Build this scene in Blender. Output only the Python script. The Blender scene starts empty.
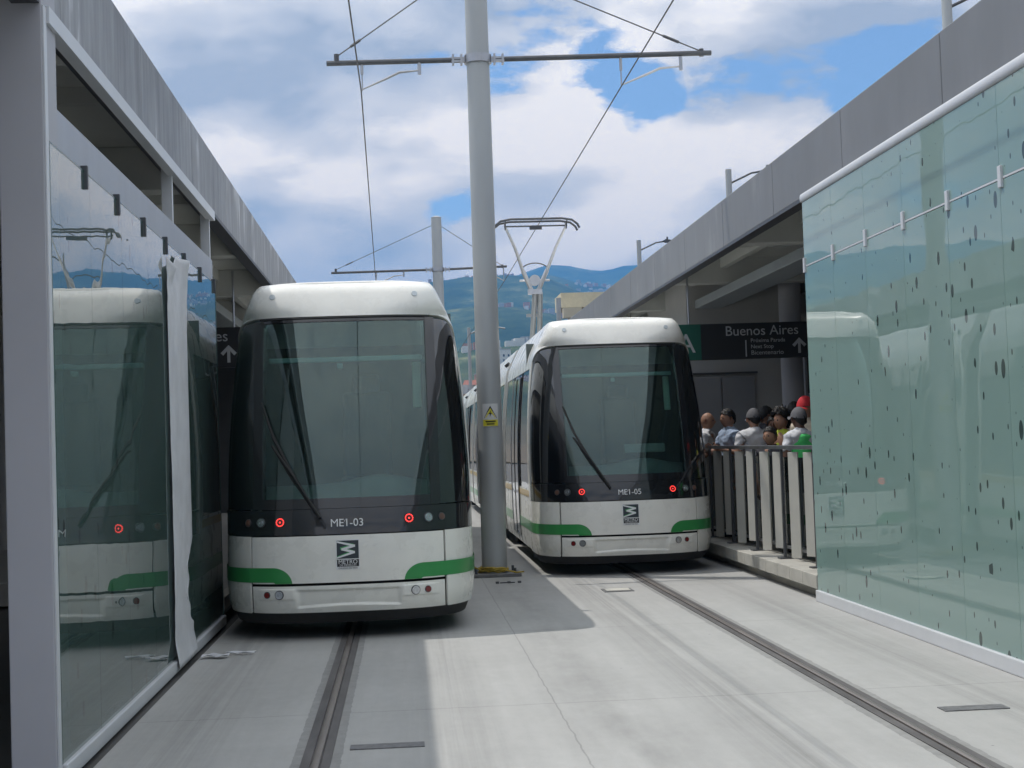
import bpy, bmesh, math, random
from mathutils import Vector, Matrix, noise
R=math.radians
rng=random.Random(7)
sc=bpy.context.scene
COL=sc.collection

# ------------------------------------------------------------ camera
H=1.57
cd=bpy.data.cameras.new('camera'); cam=bpy.data.objects.new('camera',cd); COL.objects.link(cam)
cd.sensor_width=36; cd.lens=1500/1024*36; cd.clip_start=.1; cd.clip_end=30000
rows=[[0.99684754,0.03091218,-0.07307133],[-0.07175117,-0.04185485,-0.996544],[-0.03386373,0.99864539,-0.03950492]]
m=Matrix(rows).to_4x4(); m.translation=Vector((0,0,H)); cam.matrix_world=m
sc.camera=cam
# ------------------------------------------------------------ light
SUNV=Vector((-.42,.25,1)).normalized()
EL=math.asin(SUNV.z); AZ=math.atan2(SUNV.x,SUNV.y)
W=bpy.data.worlds.new("World"); sc.world=W; W.use_nodes=True
def build_world(loc1=(5.26,8.14,6.14),loc2=(.3,1.2,.33)):
    nt=W.node_tree; N=nt.nodes; L=nt.links; N.clear()
    out=N.new('ShaderNodeOutputWorld'); bg=N.new('ShaderNodeBackground'); bg.inputs[1].default_value=0.16
    sky=N.new('ShaderNodeTexSky'); sky.sky_type='NISHITA'; sky.sun_disc=False
    sky.sun_elevation=EL; sky.sun_rotation=AZ; sky.air_density=1.0; sky.dust_density=.8; sky.ozone_density=1.2; sky.altitude=1500
    bg2=N.new('ShaderNodeBackground'); mix=N.new('ShaderNodeMixShader')
    tc=N.new('ShaderNodeTexCoord')
    def noise_(loc,scale,detail,rough,dist,zs=2.1):
        mp=N.new('ShaderNodeMapping'); mp.inputs['Scale'].default_value=(1,1,zs); mp.inputs['Location'].default_value=loc
        L.new(tc.outputs['Generated'],mp.inputs[0])
        n=N.new('ShaderNodeTexNoise'); n.inputs['Scale'].default_value=scale; n.inputs['Detail'].default_value=detail; n.inputs['Roughness'].default_value=rough; n.inputs['Distortion'].default_value=dist
        L.new(mp.outputs[0],n.inputs['Vector']); return n.outputs[0]
    def ramp(x,pts):
        r=N.new('ShaderNodeValToRGB'); e=r.color_ramp.elements
        e[0].position=pts[0][0]; e[0].color=pts[0][1]; e[1].position=pts[-1][0]; e[1].color=pts[-1][1]
        for p,c in pts[1:-1]: k=e.new(p); k.color=c
        L.new(x,r.inputs[0]); return r.outputs[0]
    def M(op,a,b_=None,c=None,clamp=False):
        n=N.new('ShaderNodeMath'); n.operation=op; n.use_clamp=clamp
        for i,q in enumerate((a,b_,c)):
            if q is None: continue
            if isinstance(q,(int,float)): n.inputs[i].default_value=q
            else: L.new(q,n.inputs[i])
        return n.outputs[0]
    G=lambda v:(v,v,v,1)
    cov=noise_(loc1,4.6,14,.58,.12)
    # the same cloud field sampled a little higher: thicker cloud overhead of a point shades it
    cov2=noise_((loc1[0]-.03,loc1[1],loc1[2]+.085),4.6,6,.5,.15)
    fine=noise_(loc2,8.0,14,.60,.1)
    # open gaps in the cloud deck
    covm=M('ADD',cov,.045)
    for dv,wd,kk in (((.2354,.935,.2651),.0070,.145),((.1477,.9632,.2248),.0009,.09),((.0386,.9866,.1587),.00035,.06),((-.1628,.9453,.2828),.0016,.09)):
        dt=N.new('ShaderNodeVectorMath'); dt.operation='DOT_PRODUCT'; L.new(tc.outputs['Generated'],dt.inputs[0]); dt.inputs[1].default_value=dv
        fall=M('SUBTRACT',1,M('DIVIDE',M('SUBTRACT',1,dt.outputs['Value']),wd),None,True)
        covm=M('SUBTRACT',covm,M('MULTIPLY',M('POWER',fall,.7),kk))
    mask=ramp(covm,[(.360,G(0)),(.405,G(1))])
    lit=M('SUBTRACT',cov,cov2); lit=M('MULTIPLY_ADD',lit,3.6,.50); lit=M('ADD',lit,M('MULTIPLY',M('SUBTRACT',fine,.5),.85)); thin=M('MULTIPLY',M('SUBTRACT',.62,cov),.9); lit=M('ADD',lit,thin,None,True)
    colr=ramp(lit,[(.08,(.36,.385,.42,1)),(.38,(.545,.55,.555,1)),(.60,(.65,.64,.62,1)),(.88,(.93,.885,.81,1))])
    sp=N.new('ShaderNodeSeparateXYZ'); L.new(tc.outputs['Generated'],sp.inputs[0])
    # low on the horizon the cloud deck closes up and turns paler
    hor=M('SUBTRACT',1,M('DIVIDE',sp.outputs[2],.16),None,True)
    mask=M('MAXIMUM',mask,M('MULTIPLY',hor,.9))
    lowt=N.new('ShaderNodeMapRange'); lowt.inputs['From Min'].default_value=.10; lowt.inputs['From Max'].default_value=.30; L.new(sp.outputs[2],lowt.inputs[0])
    tint=N.new('ShaderNodeMix'); tint.data_type='RGBA'; tint.inputs['A'].default_value=(1.38,1.17,.92,1); tint.inputs['B'].default_value=(1.05,1.02,1.0,1); L.new(lowt.outputs[0],tint.inputs['Factor'])
    tm=N.new('ShaderNodeVectorMath'); tm.operation='MULTIPLY'; L.new(colr,tm.inputs[0]); L.new(tint.outputs['Result'],tm.inputs[1]); colr=tm.outputs[0]
    ov=N.new('ShaderNodeMapRange'); ov.interpolation_type='SMOOTHSTEP'; ov.inputs['From Min'].default_value=.28; ov.inputs['From Max'].default_value=.5; ov.inputs['To Max'].default_value=.85; L.new(sp.outputs[2],ov.inputs[0]); mask=M('MAXIMUM',mask,ov.outputs[0])
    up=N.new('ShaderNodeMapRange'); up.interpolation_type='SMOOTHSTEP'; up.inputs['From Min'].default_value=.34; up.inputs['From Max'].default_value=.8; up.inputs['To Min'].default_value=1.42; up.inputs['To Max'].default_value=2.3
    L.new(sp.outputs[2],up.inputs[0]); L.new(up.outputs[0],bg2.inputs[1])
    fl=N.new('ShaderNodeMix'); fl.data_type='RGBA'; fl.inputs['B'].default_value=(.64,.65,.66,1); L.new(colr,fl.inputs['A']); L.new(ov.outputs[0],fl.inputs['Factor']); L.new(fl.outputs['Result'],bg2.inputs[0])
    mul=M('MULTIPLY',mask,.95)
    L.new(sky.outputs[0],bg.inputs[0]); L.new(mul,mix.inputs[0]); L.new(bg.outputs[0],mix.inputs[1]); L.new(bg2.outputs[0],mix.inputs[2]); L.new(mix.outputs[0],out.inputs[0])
build_world()
sl=bpy.data.lights.new('sun','SUN'); sl.energy=2.8; sl.angle=R(.6); sl.color=(1,.955,.89)
so=bpy.data.objects.new('sun',sl); COL.objects.link(so); so.rotation_euler=SUNV.to_track_quat('Z','Y').to_euler(); so.location=(-8,5,30)
sc.view_settings.view_transform='Standard'; sc.view_settings.look='None'; sc.view_settings.gamma=1; sc.view_settings.exposure=0.0
sc.cycles.max_bounces=10; sc.cycles.transparent_max_bounces=24; sc.cycles.glossy_bounces=5; sc.cycles.use_denoising=True
sc.cycles.volume_bounces=0; sc.cycles.caustics_reflective=False; sc.cycles.caustics_refractive=False

# ------------------------------------------------------------ materials
MATS={}
def newmat(name):
    m=bpy.data.materials.new(name); m.use_nodes=True; return m,m.node_tree.nodes,m.node_tree.links
def mat(name,col,rough=.6,metal=0,var=.08,scale=6,bump=0,coat=0,stretch=(1,1,1),spec=.5,emit=None,bscale=None):
    if name in MATS: return MATS[name]
    m,N,L=newmat(name); b=N['Principled BSDF']
    b.inputs['Roughness'].default_value=rough; b.inputs['Metallic'].default_value=metal
    b.inputs['Coat Weight'].default_value=coat; b.inputs['Specular IOR Level'].default_value=spec
    tc=N.new('ShaderNodeTexCoord'); mp=N.new('ShaderNodeMapping'); mp.inputs['Scale'].default_value=stretch
    L.new(tc.outputs['Object'],mp.inputs[0])
    n=N.new('ShaderNodeTexNoise'); n.inputs['Scale'].default_value=scale; n.inputs['Detail'].default_value=7; n.inputs['Roughness'].default_value=.6
    L.new(mp.outputs[0],n.inputs['Vector'])
    r=N.new('ShaderNodeValToRGB'); e=r.color_ramp.elements; e[0].position=.3; e[1].position=.7
    e[0].color=tuple(c*(1-var) for c in col)+(1,); e[1].color=tuple(min(1,c*(1+var)) for c in col)+(1,)
    L.new(n.outputs[0],r.inputs[0]); L.new(r.outputs[0],b.inputs['Base Color'])
    rr=N.new('ShaderNodeMapRange'); rr.inputs['To Min'].default_value=max(0,rough-.06); rr.inputs['To Max'].default_value=min(1,rough+.06)
    L.new(n.outputs[0],rr.inputs[0]); L.new(rr.outputs[0],b.inputs['Roughness'])
    if bump:
        bp=N.new('ShaderNodeBump'); bp.inputs['Strength'].default_value=bump; bp.inputs['Distance'].default_value=.01
        if bscale:
            n3=N.new('ShaderNodeTexNoise'); n3.inputs['Scale'].default_value=bscale; n3.inputs['Detail'].default_value=4; L.new(tc.outputs['Object'],n3.inputs['Vector']); L.new(n3.outputs[0],bp.inputs['Height'])
        else: L.new(n.outputs[0],bp.inputs['Height'])
        L.new(bp.outputs[0],b.inputs['Normal'])
    if emit:
        b.inputs['Emission Color'].default_value=emit[0]+(1,); b.inputs['Emission Strength'].default_value=emit[1]
    MATS[name]=m; return m
def glassmat(name,tint,diff=None,dfac=0,base=.06,ior=1.5,rough=0,spots=False,spotside=1,wav=0,gcol=(1,1,1)):
    """window glass: tinted see-through + mirror reflection by Fresnel, optional milky layer, optional dark print of drop spots"""
    if name in MATS: return MATS[name]
    m,N,L=newmat(name); N.remove(N['Principled BSDF']); out=N['Material Output']
    tr=N.new('ShaderNodeBsdfTransparent'); tr.inputs[0].default_value=tint+(1,)
    body=tr.outputs[0]
    if dfac:
        d=N.new('ShaderNodeBsdfDiffuse'); d.inputs[0].default_value=diff+(1,)
        t2=N.new('ShaderNodeBsdfTranslucent'); t2.inputs[0].default_value=diff+(1,)
        a=N.new('ShaderNodeMixShader'); a.inputs[0].default_value=.35; L.new(d.outputs[0],a.inputs[1]); L.new(t2.outputs[0],a.inputs[2])
        mx=N.new('ShaderNodeMixShader'); mx.inputs[0].default_value=dfac; L.new(tr.outputs[0],mx.inputs[1]); L.new(a.outputs[0],mx.inputs[2]); body=mx.outputs[0]
    if spots:
        geo=N.new('ShaderNodeNewGeometry'); sp=N.new('ShaderNodeSeparateXYZ'); L.new(geo.outputs['Position'],sp.inputs[0])
        cb=N.new('ShaderNodeCombineXYZ'); L.new(sp.outputs[1],cb.inputs[0])
        z=N.new('ShaderNodeMath'); z.operation='MULTIPLY'; z.inputs[1].default_value=.52; L.new(sp.outputs[2],z.inputs[0]); L.new(z.outputs[0],cb.inputs[1])
        v=N.new('ShaderNodeTexVoronoi'); v.inputs['Scale'].default_value=8.5; v.inputs['Randomness'].default_value=1; v.voronoi_dimensions='2D'; L.new(cb.outputs[0],v.inputs['Vector'])
        # size of each spot from its cell colour, thinned by a broad noise
        sc_=N.new('ShaderNodeSeparateColor'); L.new(v.outputs['Color'],sc_.inputs[0])
        n=N.new('ShaderNodeTexNoise'); n.inputs['Scale'].default_value=.9; n.inputs['Detail'].default_value=1; L.new(cb.outputs[0],n.inputs['Vector'])
        p=N.new('ShaderNodeMath'); p.operation='POWER'; p.inputs[1].default_value=3.6; L.new(sc_.outputs[0],p.inputs[0])
        q=N.new('ShaderNodeMapRange'); q.inputs['From Min'].default_value=.30; q.inputs['From Max'].default_value=.58; L.new(n.outputs[0],q.inputs[0])
        s=N.new('ShaderNodeMath'); s.operation='MULTIPLY'; L.new(p.outputs[0],s.inputs[0]); L.new(q.outputs[0],s.inputs[1])
        gy=N.new('ShaderNodeMath'); gy.operation='MULTIPLY_ADD'; gy.inputs[1].default_value=-.13; gy.inputs[2].default_value=2.95; L.new(sp.outputs[1],gy.inputs[0])
        gz=N.new('ShaderNodeMath'); gz.operation='MULTIPLY_ADD'; gz.inputs[1].default_value=-.30; L.new(sp.outputs[2],gz.inputs[0]); L.new(gy.outputs[0],gz.inputs[2])
        gc=N.new('ShaderNodeClamp'); gc.inputs['Min'].default_value=.22; L.new(gz.outputs[0],gc.inputs[0])
        gs=N.new('ShaderNodeMath'); gs.operation='MULTIPLY'; L.new(s.outputs[0],gs.inputs[0]); L.new(gc.outputs[0],gs.inputs[1])
        s2=N.new('ShaderNodeMath'); s2.operation='MULTIPLY'; s2.inputs[1].default_value=.31; L.new(gs.outputs[0],s2.inputs[0])
        lt=N.new('ShaderNodeMath'); lt.operation='LESS_THAN'; L.new(v.outputs['Distance'],lt.inputs[0]); L.new(s2.outputs[0],lt.inputs[1])
        sm=N.new('ShaderNodeMath'); sm.operation='MULTIPLY'; sm.inputs[1].default_value=.85; L.new(lt.outputs[0],sm.inputs[0])
        dk=N.new('ShaderNodeBsdfDiffuse'); dk.inputs[0].default_value=(.015,.028,.028,1)
        mx=N.new('ShaderNodeMixShader'); L.new(sm.outputs[0],mx.inputs[0]); L.new(body,mx.inputs[1]); L.new(dk.outputs[0],mx.inputs[2]); body=mx.outputs[0]
    gl=N.new('ShaderNodeBsdfGlossy'); gl.inputs['Roughness'].default_value=rough; gl.inputs[0].default_value=gcol+(1,)
    fr=N.new('ShaderNodeFresnel'); fr.inputs[0].default_value=ior
    if wav:
        tc=N.new('ShaderNodeNewGeometry'); nn=N.new('ShaderNodeTexNoise'); nn.inputs['Scale'].default_value=1.3; nn.inputs['Detail'].default_value=2; L.new(tc.outputs['Position'],nn.inputs['Vector'])
        bp=N.new('ShaderNodeBump'); bp.inputs['Strength'].default_value=wav; bp.inputs['Distance'].default_value=.02; L.new(nn.outputs[0],bp.inputs['Height']); L.new(bp.outputs[0],gl.inputs['Normal'])
    ad=N.new('ShaderNodeMath'); ad.operation='ADD'; ad.use_clamp=True; ad.inputs[1].default_value=base; L.new(fr.outputs[0],ad.inputs[0])
    fx=N.new('ShaderNodeMixShader'); L.new(ad.outputs[0],fx.inputs[0]); L.new(body,fx.inputs[1]); L.new(gl.outputs[0],fx.inputs[2]); L.new(fx.outputs[0],out.inputs[0])
    MATS[name]=m; return m
def zincmat(name,cols,sc3):
    m,N,L=newmat(name); b=N['Principled BSDF']; b.inputs['Metallic'].default_value=.55
    tc=N.new('ShaderNodeTexCoord'); mp=N.new('ShaderNodeMapping'); mp.inputs['Scale'].default_value=sc3; L.new(tc.outputs['Object'],mp.inputs[0])
    n=N.new('ShaderNodeTexNoise'); n.inputs['Scale'].default_value=2.2; n.inputs['Detail'].default_value=6; n.inputs['Roughness'].default_value=.62; L.new(mp.outputs[0],n.inputs['Vector'])
    n2=N.new('ShaderNodeTexNoise'); n2.inputs['Scale'].default_value=.8; n2.inputs['Detail'].default_value=5; L.new(tc.outputs['Object'],n2.inputs['Vector'])
    ad=N.new('ShaderNodeMath'); ad.operation='MULTIPLY_ADD'; ad.inputs[1].default_value=.5; L.new(n2.outputs[0],ad.inputs[0])
    h=N.new('ShaderNodeMath'); h.operation='MULTIPLY'; h.inputs[1].default_value=.5; L.new(n.outputs[0],h.inputs[0]); L.new(h.outputs[0],ad.inputs[2])
    r=N.new('ShaderNodeValToRGB'); e=r.color_ramp.elements; e[0].position=.38; e[0].color=cols[0]+(1,); e[1].position=.62; e[1].color=cols[2]+(1,); e_=e.new(.57); e_.color=cols[1]+(1,)
    L.new(ad.outputs[0],r.inputs[0]); L.new(r.outputs[0],b.inputs['Base Color'])
    rr=N.new('ShaderNodeMapRange'); rr.inputs['To Min'].default_value=.42; rr.inputs['To Max'].default_value=.62; L.new(n2.outputs[0],rr.inputs[0]); L.new(rr.outputs[0],b.inputs['Roughness'])
    MATS[name]=m; return m
ZINC=zincmat('zinc_cladding',((.23,.235,.24),(.26,.265,.275),(.30,.305,.315)),(1,1.2,.4))
ZINCL=zincmat('weathered_zinc_cladding',((.20,.205,.21),(.37,.375,.385),(.66,.67,.68)),(1,2.6,.45))

WHITE=mat('tram_white_paint',(.77,.77,.725),.28,0,.045,4,coat=.35)
BLACKG=mat('gloss_black_panel',(.012,.013,.015),.12,0,.1,3,coat=.6)
RUBBER=mat('black_rubber',(.018,.018,.018),.75,0,.25,20,bump=.2)
GREEN=mat('tram_green_stripe',(.035,.26,.07),.3,0,.05,3,coat=.3)
YELLOW=mat('ochre_stripe',(.62,.42,.10),.35,0,.05,3,coat=.3)
DARKIN=mat('dark_interior',(.10,.125,.125),.7,0,.2,3)
DASH=mat('dashboard_grey',(.34,.42,.42),.55,0,.15,3)
TEAL=mat('tinted_visor',(.60,.85,.82),.4,0,.05,3)
PALEG=mat('pale_green_panel',(.75,.95,.78),.5,0,.05,3)
SEAM=mat('seam_black',(.008,.008,.008),.8)
LOGOD=mat('logo_slate',(.028,.040,.050),.4)
LETW=mat('letter_white',(.72,.74,.75),.5)
LETG=mat('letter_grey',(.50,.52,.53),.5)
LOGOG=mat('logo_green',(.06,.35,.12),.4)
REDL=mat('red_led',(.6,.02,.02),.4,emit=((1,.06,.05),1.6))
REDD=mat('red_reflector',(.16,.012,.012),.25,coat=.5)
AMBERD=mat('dull_amber_lens',(.16,.09,.07),.25,coat=.5)
CHROME=mat('lamp_chrome',(.55,.57,.6),.18,.9,.05,10)
STEEL=mat('brushed_steel',(.42,.43,.45),.35,.9,.1,12)
DSTEEL=mat('dark_steel',(.10,.105,.115),.45,.6,.15,10)
SILVER=mat('silver_arm',(.62,.63,.65),.35,.6,.06,10)
POLE=mat('galvanised_pole_paint',(.37,.39,.40),.42,.15,.06,2.5,stretch=(1,1,.25))
WIRE=mat('wire_dark',(.06,.06,.065),.5,.4)
GLASS_TRAM=glassmat('windscreen_glass',(.66,.78,.76),(.14,.19,.18),.04,base=.02,ior=1.5,wav=.045,gcol=(.86,.97,.95))
GLASS_SIDE=glassmat('tram_side_glass',(.12,.15,.16),(.05,.06,.07),.15,base=.07,ior=1.5,wav=.15)
GLASS_R=glassmat('milky_green_glass',(.50,.72,.68),(.42,.625,.58),.78,base=.015,ior=1.52,spots=True,wav=.12)
GLASS_L=glassmat('green_glass',(.36,.50,.48),(.28,.45,.41),.36,base=.08,ior=1.56,spots=True,wav=.12)
GLASS_F=glassmat('fence_glass',(.75,.85,.82),(.3,.4,.38),.06,base=.02,ior=1.5)
GLEDGE=mat('glass_edge_dark_green',(.03,.10,.09),.2,0,.1,5)
LAV=mat('lavender_grey_paint',(.42,.425,.46),.55,0,.03,2,bump=.05)
WMET=mat('white_metal_trim',(.62,.64,.67),.4,.1,.04,3)
SOFFIT=mat('soffit_board',(.70,.71,.67),.7,0,.06,2)
BEAM=mat('beam_paint',(.62,.63,.60),.6,0,.06,2)
DUCT=mat('duct_grey',(.45,.50,.53),.45,.3,.06,2)
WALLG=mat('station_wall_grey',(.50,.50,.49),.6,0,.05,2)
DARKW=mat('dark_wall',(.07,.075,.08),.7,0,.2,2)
ALU=mat('fence_slat_beige',(.56,.55,.50),.45,.15,.04,4)
PLASTIC=mat('white_film',(.78,.79,.82),.5,0,.10,5,bump=.9,bscale=7)
for _n in (0,):
    N_=PLASTIC.node_tree.nodes; L_=PLASTIC.node_tree.links; tl=N_.new('ShaderNodeBsdfTranslucent'); tl.inputs[0].default_value=(.7,.71,.75,1); mx=N_.new('ShaderNodeMixShader'); mx.inputs[0].default_value=.22; L_.new(N_['Principled BSDF'].outputs[0],mx.inputs[1]); L_.new(tl.outputs[0],mx.inputs[2]); L_.new(mx.outputs[0],N_['Material Output'].inputs[0])
SIGNB=mat('sign_black',(.018,.020,.022),.4,0,.05)
SIGNG=mat('sign_green',(.012,.11,.075),.4,0,.05)
# ------------------------------------------------------------ helpers
class MB:
    def __init__(s): s.v=[]; s.f=[]; s.m=[]; s.mi=0
    def add(s,vs,fs):
        o=len(s.v); s.v+= [tuple(p) for p in vs]; s.f+=[tuple(i+o for i in f) for f in fs]; s.m+=[s.mi]*len(fs); return s
    def box(s,x0,x1,y0,y1,z0,z1):
        return s.add([(x0,y0,z0),(x1,y0,z0),(x1,y1,z0),(x0,y1,z0),(x0,y0,z1),(x1,y0,z1),(x1,y1,z1),(x0,y1,z1)],
              [(0,3,2,1),(4,5,6,7),(0,1,5,4),(1,2,6,5),(2,3,7,6),(3,0,4,7)])
    def rbox(s,c,size,rz=0,rx=0):
        M=Matrix.Rotation(rz,3,'Z')@Matrix.Rotation(rx,3,'X'); h=[q/2 for q in size]; c=Vector(c)
        vs=[c+M@Vector((a*h[0],b*h[1],d*h[2])) for d in(-1,1) for a,b in((-1,-1),(1,-1),(1,1),(-1,1))]
        return s.add(vs,[(0,3,2,1),(4,5,6,7),(0,1,5,4),(1,2,6,5),(2,3,7,6),(3,0,4,7)])
    def tube(s,pts,r,n=10,cap=True):
        pts=[Vector(p) for p in pts]; rs=r if isinstance(r,(list,tuple)) else [r]*len(pts)
        base=[]; 
        up=None
        for i,p in enumerate(pts):
            d=(pts[min(i+1,len(pts)-1)]-pts[max(i-1,0)]).normalized()
            if up is None: up=Vector((0,0,1)) if abs(d.z)<.9 else Vector((0,1,0))
            a=d.cross(up).normalized(); b=a.cross(d).normalized(); up=b
            base.append([p+a*math.cos(2*math.pi*k/n)*rs[i]+b*math.sin(2*math.pi*k/n)*rs[i] for k in range(n)])
        vs=[v for ring in base for v in ring]; fs=[]
        for i in range(len(pts)-1):
            for k in range(n): fs.append((i*n+k,i*n+(k+1)%n,(i+1)*n+(k+1)%n,(i+1)*n+k))
        if cap: fs.append(tuple(range(n))[::-1]); fs.append(tuple((len(pts)-1)*n+k for k in range(n)))
        return s.add(vs,fs)
    def disc(s,c,axis,r,t,n=20,r0=0):
        """short cylinder (or ring when r0) of thickness t along axis"""
        c=Vector(c); ax=Vector(axis).normalized(); up=Vector((0,0,1)) if abs(ax.z)<.9 else Vector((0,1,0)); a=ax.cross(up).normalized(); b=a.cross(ax)
        def ring(rr,o): return [c+ax*o+a*math.cos(2*math.pi*k/n)*rr+b*math.sin(2*math.pi*k/n)*rr for k in range(n)]
        if r0:
            vs=ring(r,0)+ring(r,t)+ring(r0,t)+ring(r0,0); fs=[]
            for q in range(4):
                for k in range(n): fs.append((q*n+k,q*n+(k+1)%n,((q+1)%4)*n+(k+1)%n,((q+1)%4)*n+k))
        else:
            vs=ring(r,0)+ring(r*.98,t); fs=[(k,(k+1)%n,n+(k+1)%n,n+k) for k in range(n)]+[tuple(range(n))[::-1],tuple(range(n,2*n))]
        return s.add(vs,fs)
    def prism(s,pts,z0,z1,plane='xz',off=0):
        """extruded outline: pts in 2D; plane xz is extruded along y from z0 to z1, xy along z, yz along x"""
        n=len(pts)
        def P(p,d): return {'xz':(p[0],d,p[1]),'xy':(p[0],p[1],d),'yz':(d,p[0],p[1])}[plane]
        vs=[P(p,z0) for p in pts]+[P(p,z1) for p in pts]
        return s.add(vs,[tuple(range(n)),tuple(range(2*n-1,n-1,-1))]+[(i,i+n,(i+1)%n+n,(i+1)%n) for i in range(n)])
    def grid(s,fn,nu,nv,flip=False):
        vs=[fn(i/nu,j/nv) for j in range(nv+1) for i in range(nu+1)]
        fs=[]
        for j in range(nv):
            for i in range(nu):
                a=j*(nu+1)+i; q=(a,a+1,a+nu+2,a+nu+1); fs.append(q[::-1] if flip else q)
        return s.add(vs,fs)
    def build(s,name,mats,parent=None,smooth=False,bevel=0,loc=None,fixn=True,ang=35):
        me=bpy.data.meshes.new(name); me.from_pydata(s.v,[],s.f)
        if not isinstance(mats,(list,tuple)): mats=[mats]
        for q in mats: me.materials.append(q)
        if len(mats)>1: me.polygons.foreach_set('material_index',s.m)
        if fixn:
            bm=bmesh.new(); bm.from_mesh(me); bmesh.ops.recalc_face_normals(bm,faces=bm.faces); bm.to_mesh(me); bm.free()
        if smooth:
            me.polygons.foreach_set('use_smooth',[True]*len(me.polygons))
            try: me.set_sharp_from_angle(angle=R(ang))
            except Exception: pass
        me.update()
        o=bpy.data.objects.new(name,me); COL.objects.link(o)
        if parent: o.parent=parent
        if loc: o.location=loc
        if bevel:
            b=o.modifiers.new('bevel','BEVEL'); b.width=bevel; b.segments=2; b.limit_method='ANGLE'; b.angle_limit=R(40)
        return o
def tag(o,label=None,cat=None,group=None,kind=None):
    if label: o['label']=label
    if cat: o['category']=cat
    if group: o['group']=group
    if kind: o['kind']=kind
    return o
def empty(name,loc,label=None,cat=None,group=None,rz=0):
    o=bpy.data.objects.new(name,None); COL.objects.link(o); o.location=loc; o.rotation_euler=(0,0,rz); o.empty_display_size=.2
    return tag(o,label,cat,group)
def copy_tree(o,parent=None):
    c=o.copy(); COL.objects.link(c); c.parent=parent
    for ch in list(o.children): copy_tree(ch,c)
    return c
def text_geo(txt,size,bold=0.0,align='CENTER',sx=1):
    cu=bpy.data.curves.new('t','FONT'); cu.body=txt; cu.size=size; cu.align_x=align; cu.align_y='CENTER'; cu.offset=0; cu.extrude=.0015
    cu.resolution_u=4
    ob=bpy.data.objects.new('t',cu); COL.objects.link(ob)
    dg=bpy.context.evaluated_depsgraph_get(); dg.update()
    me=bpy.data.meshes.new_from_object(ob.evaluated_get(dg))
    vs=[(v.co.x*sx,v.co.y,v.co.z) for v in me.vertices]; fs=[tuple(p.vertices) for p in me.polygons]
    bpy.data.objects.remove(ob); bpy.data.curves.remove(cu); bpy.data.meshes.remove(me)
    return vs,fs
def text_mb(mb,txt,size,fn,bold=0,align='CENTER',sx=1):
    vs,fs=text_geo(txt,size,bold,align,sx); mb.add([fn(*p) for p in vs],fs); return mb
def interp(tab,z):
    if z<=tab[0][0]: return tab[0][1]
    for (a,b),(c,d) in zip(tab,tab[1:]):
        if z<=c:
            t=(z-a)/(c-a); return b+(d-b)*t
    return tab[-1][1]
def smoothtab(tab):
    # Catmull-Rom through the points for a smooth body line
    def f(z):
        n=len(tab)
        if z<=tab[0][0]: return tab[0][1]
        if z>=tab[-1][0]: return tab[-1][1]
        for i in range(n-1):
            if z<=tab[i+1][0]:
                x0,y0=tab[i]; x1,y1=tab[i+1]; h=x1-x0; t=(z-x0)/h
                m0=(y1-tab[i-1][1])/(x1-tab[i-1][0]) if i>0 else (y1-y0)/h
                m1=(tab[i+2][1]-y0)/(tab[i+2][0]-x0) if i<n-2 else (y1-y0)/h
                return (2*t**3-3*t*t+1)*y0+(t**3-2*t*t+t)*h*m0+(-2*t**3+3*t*t)*y1+(t**3-t*t)*h*m1
    return f

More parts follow.
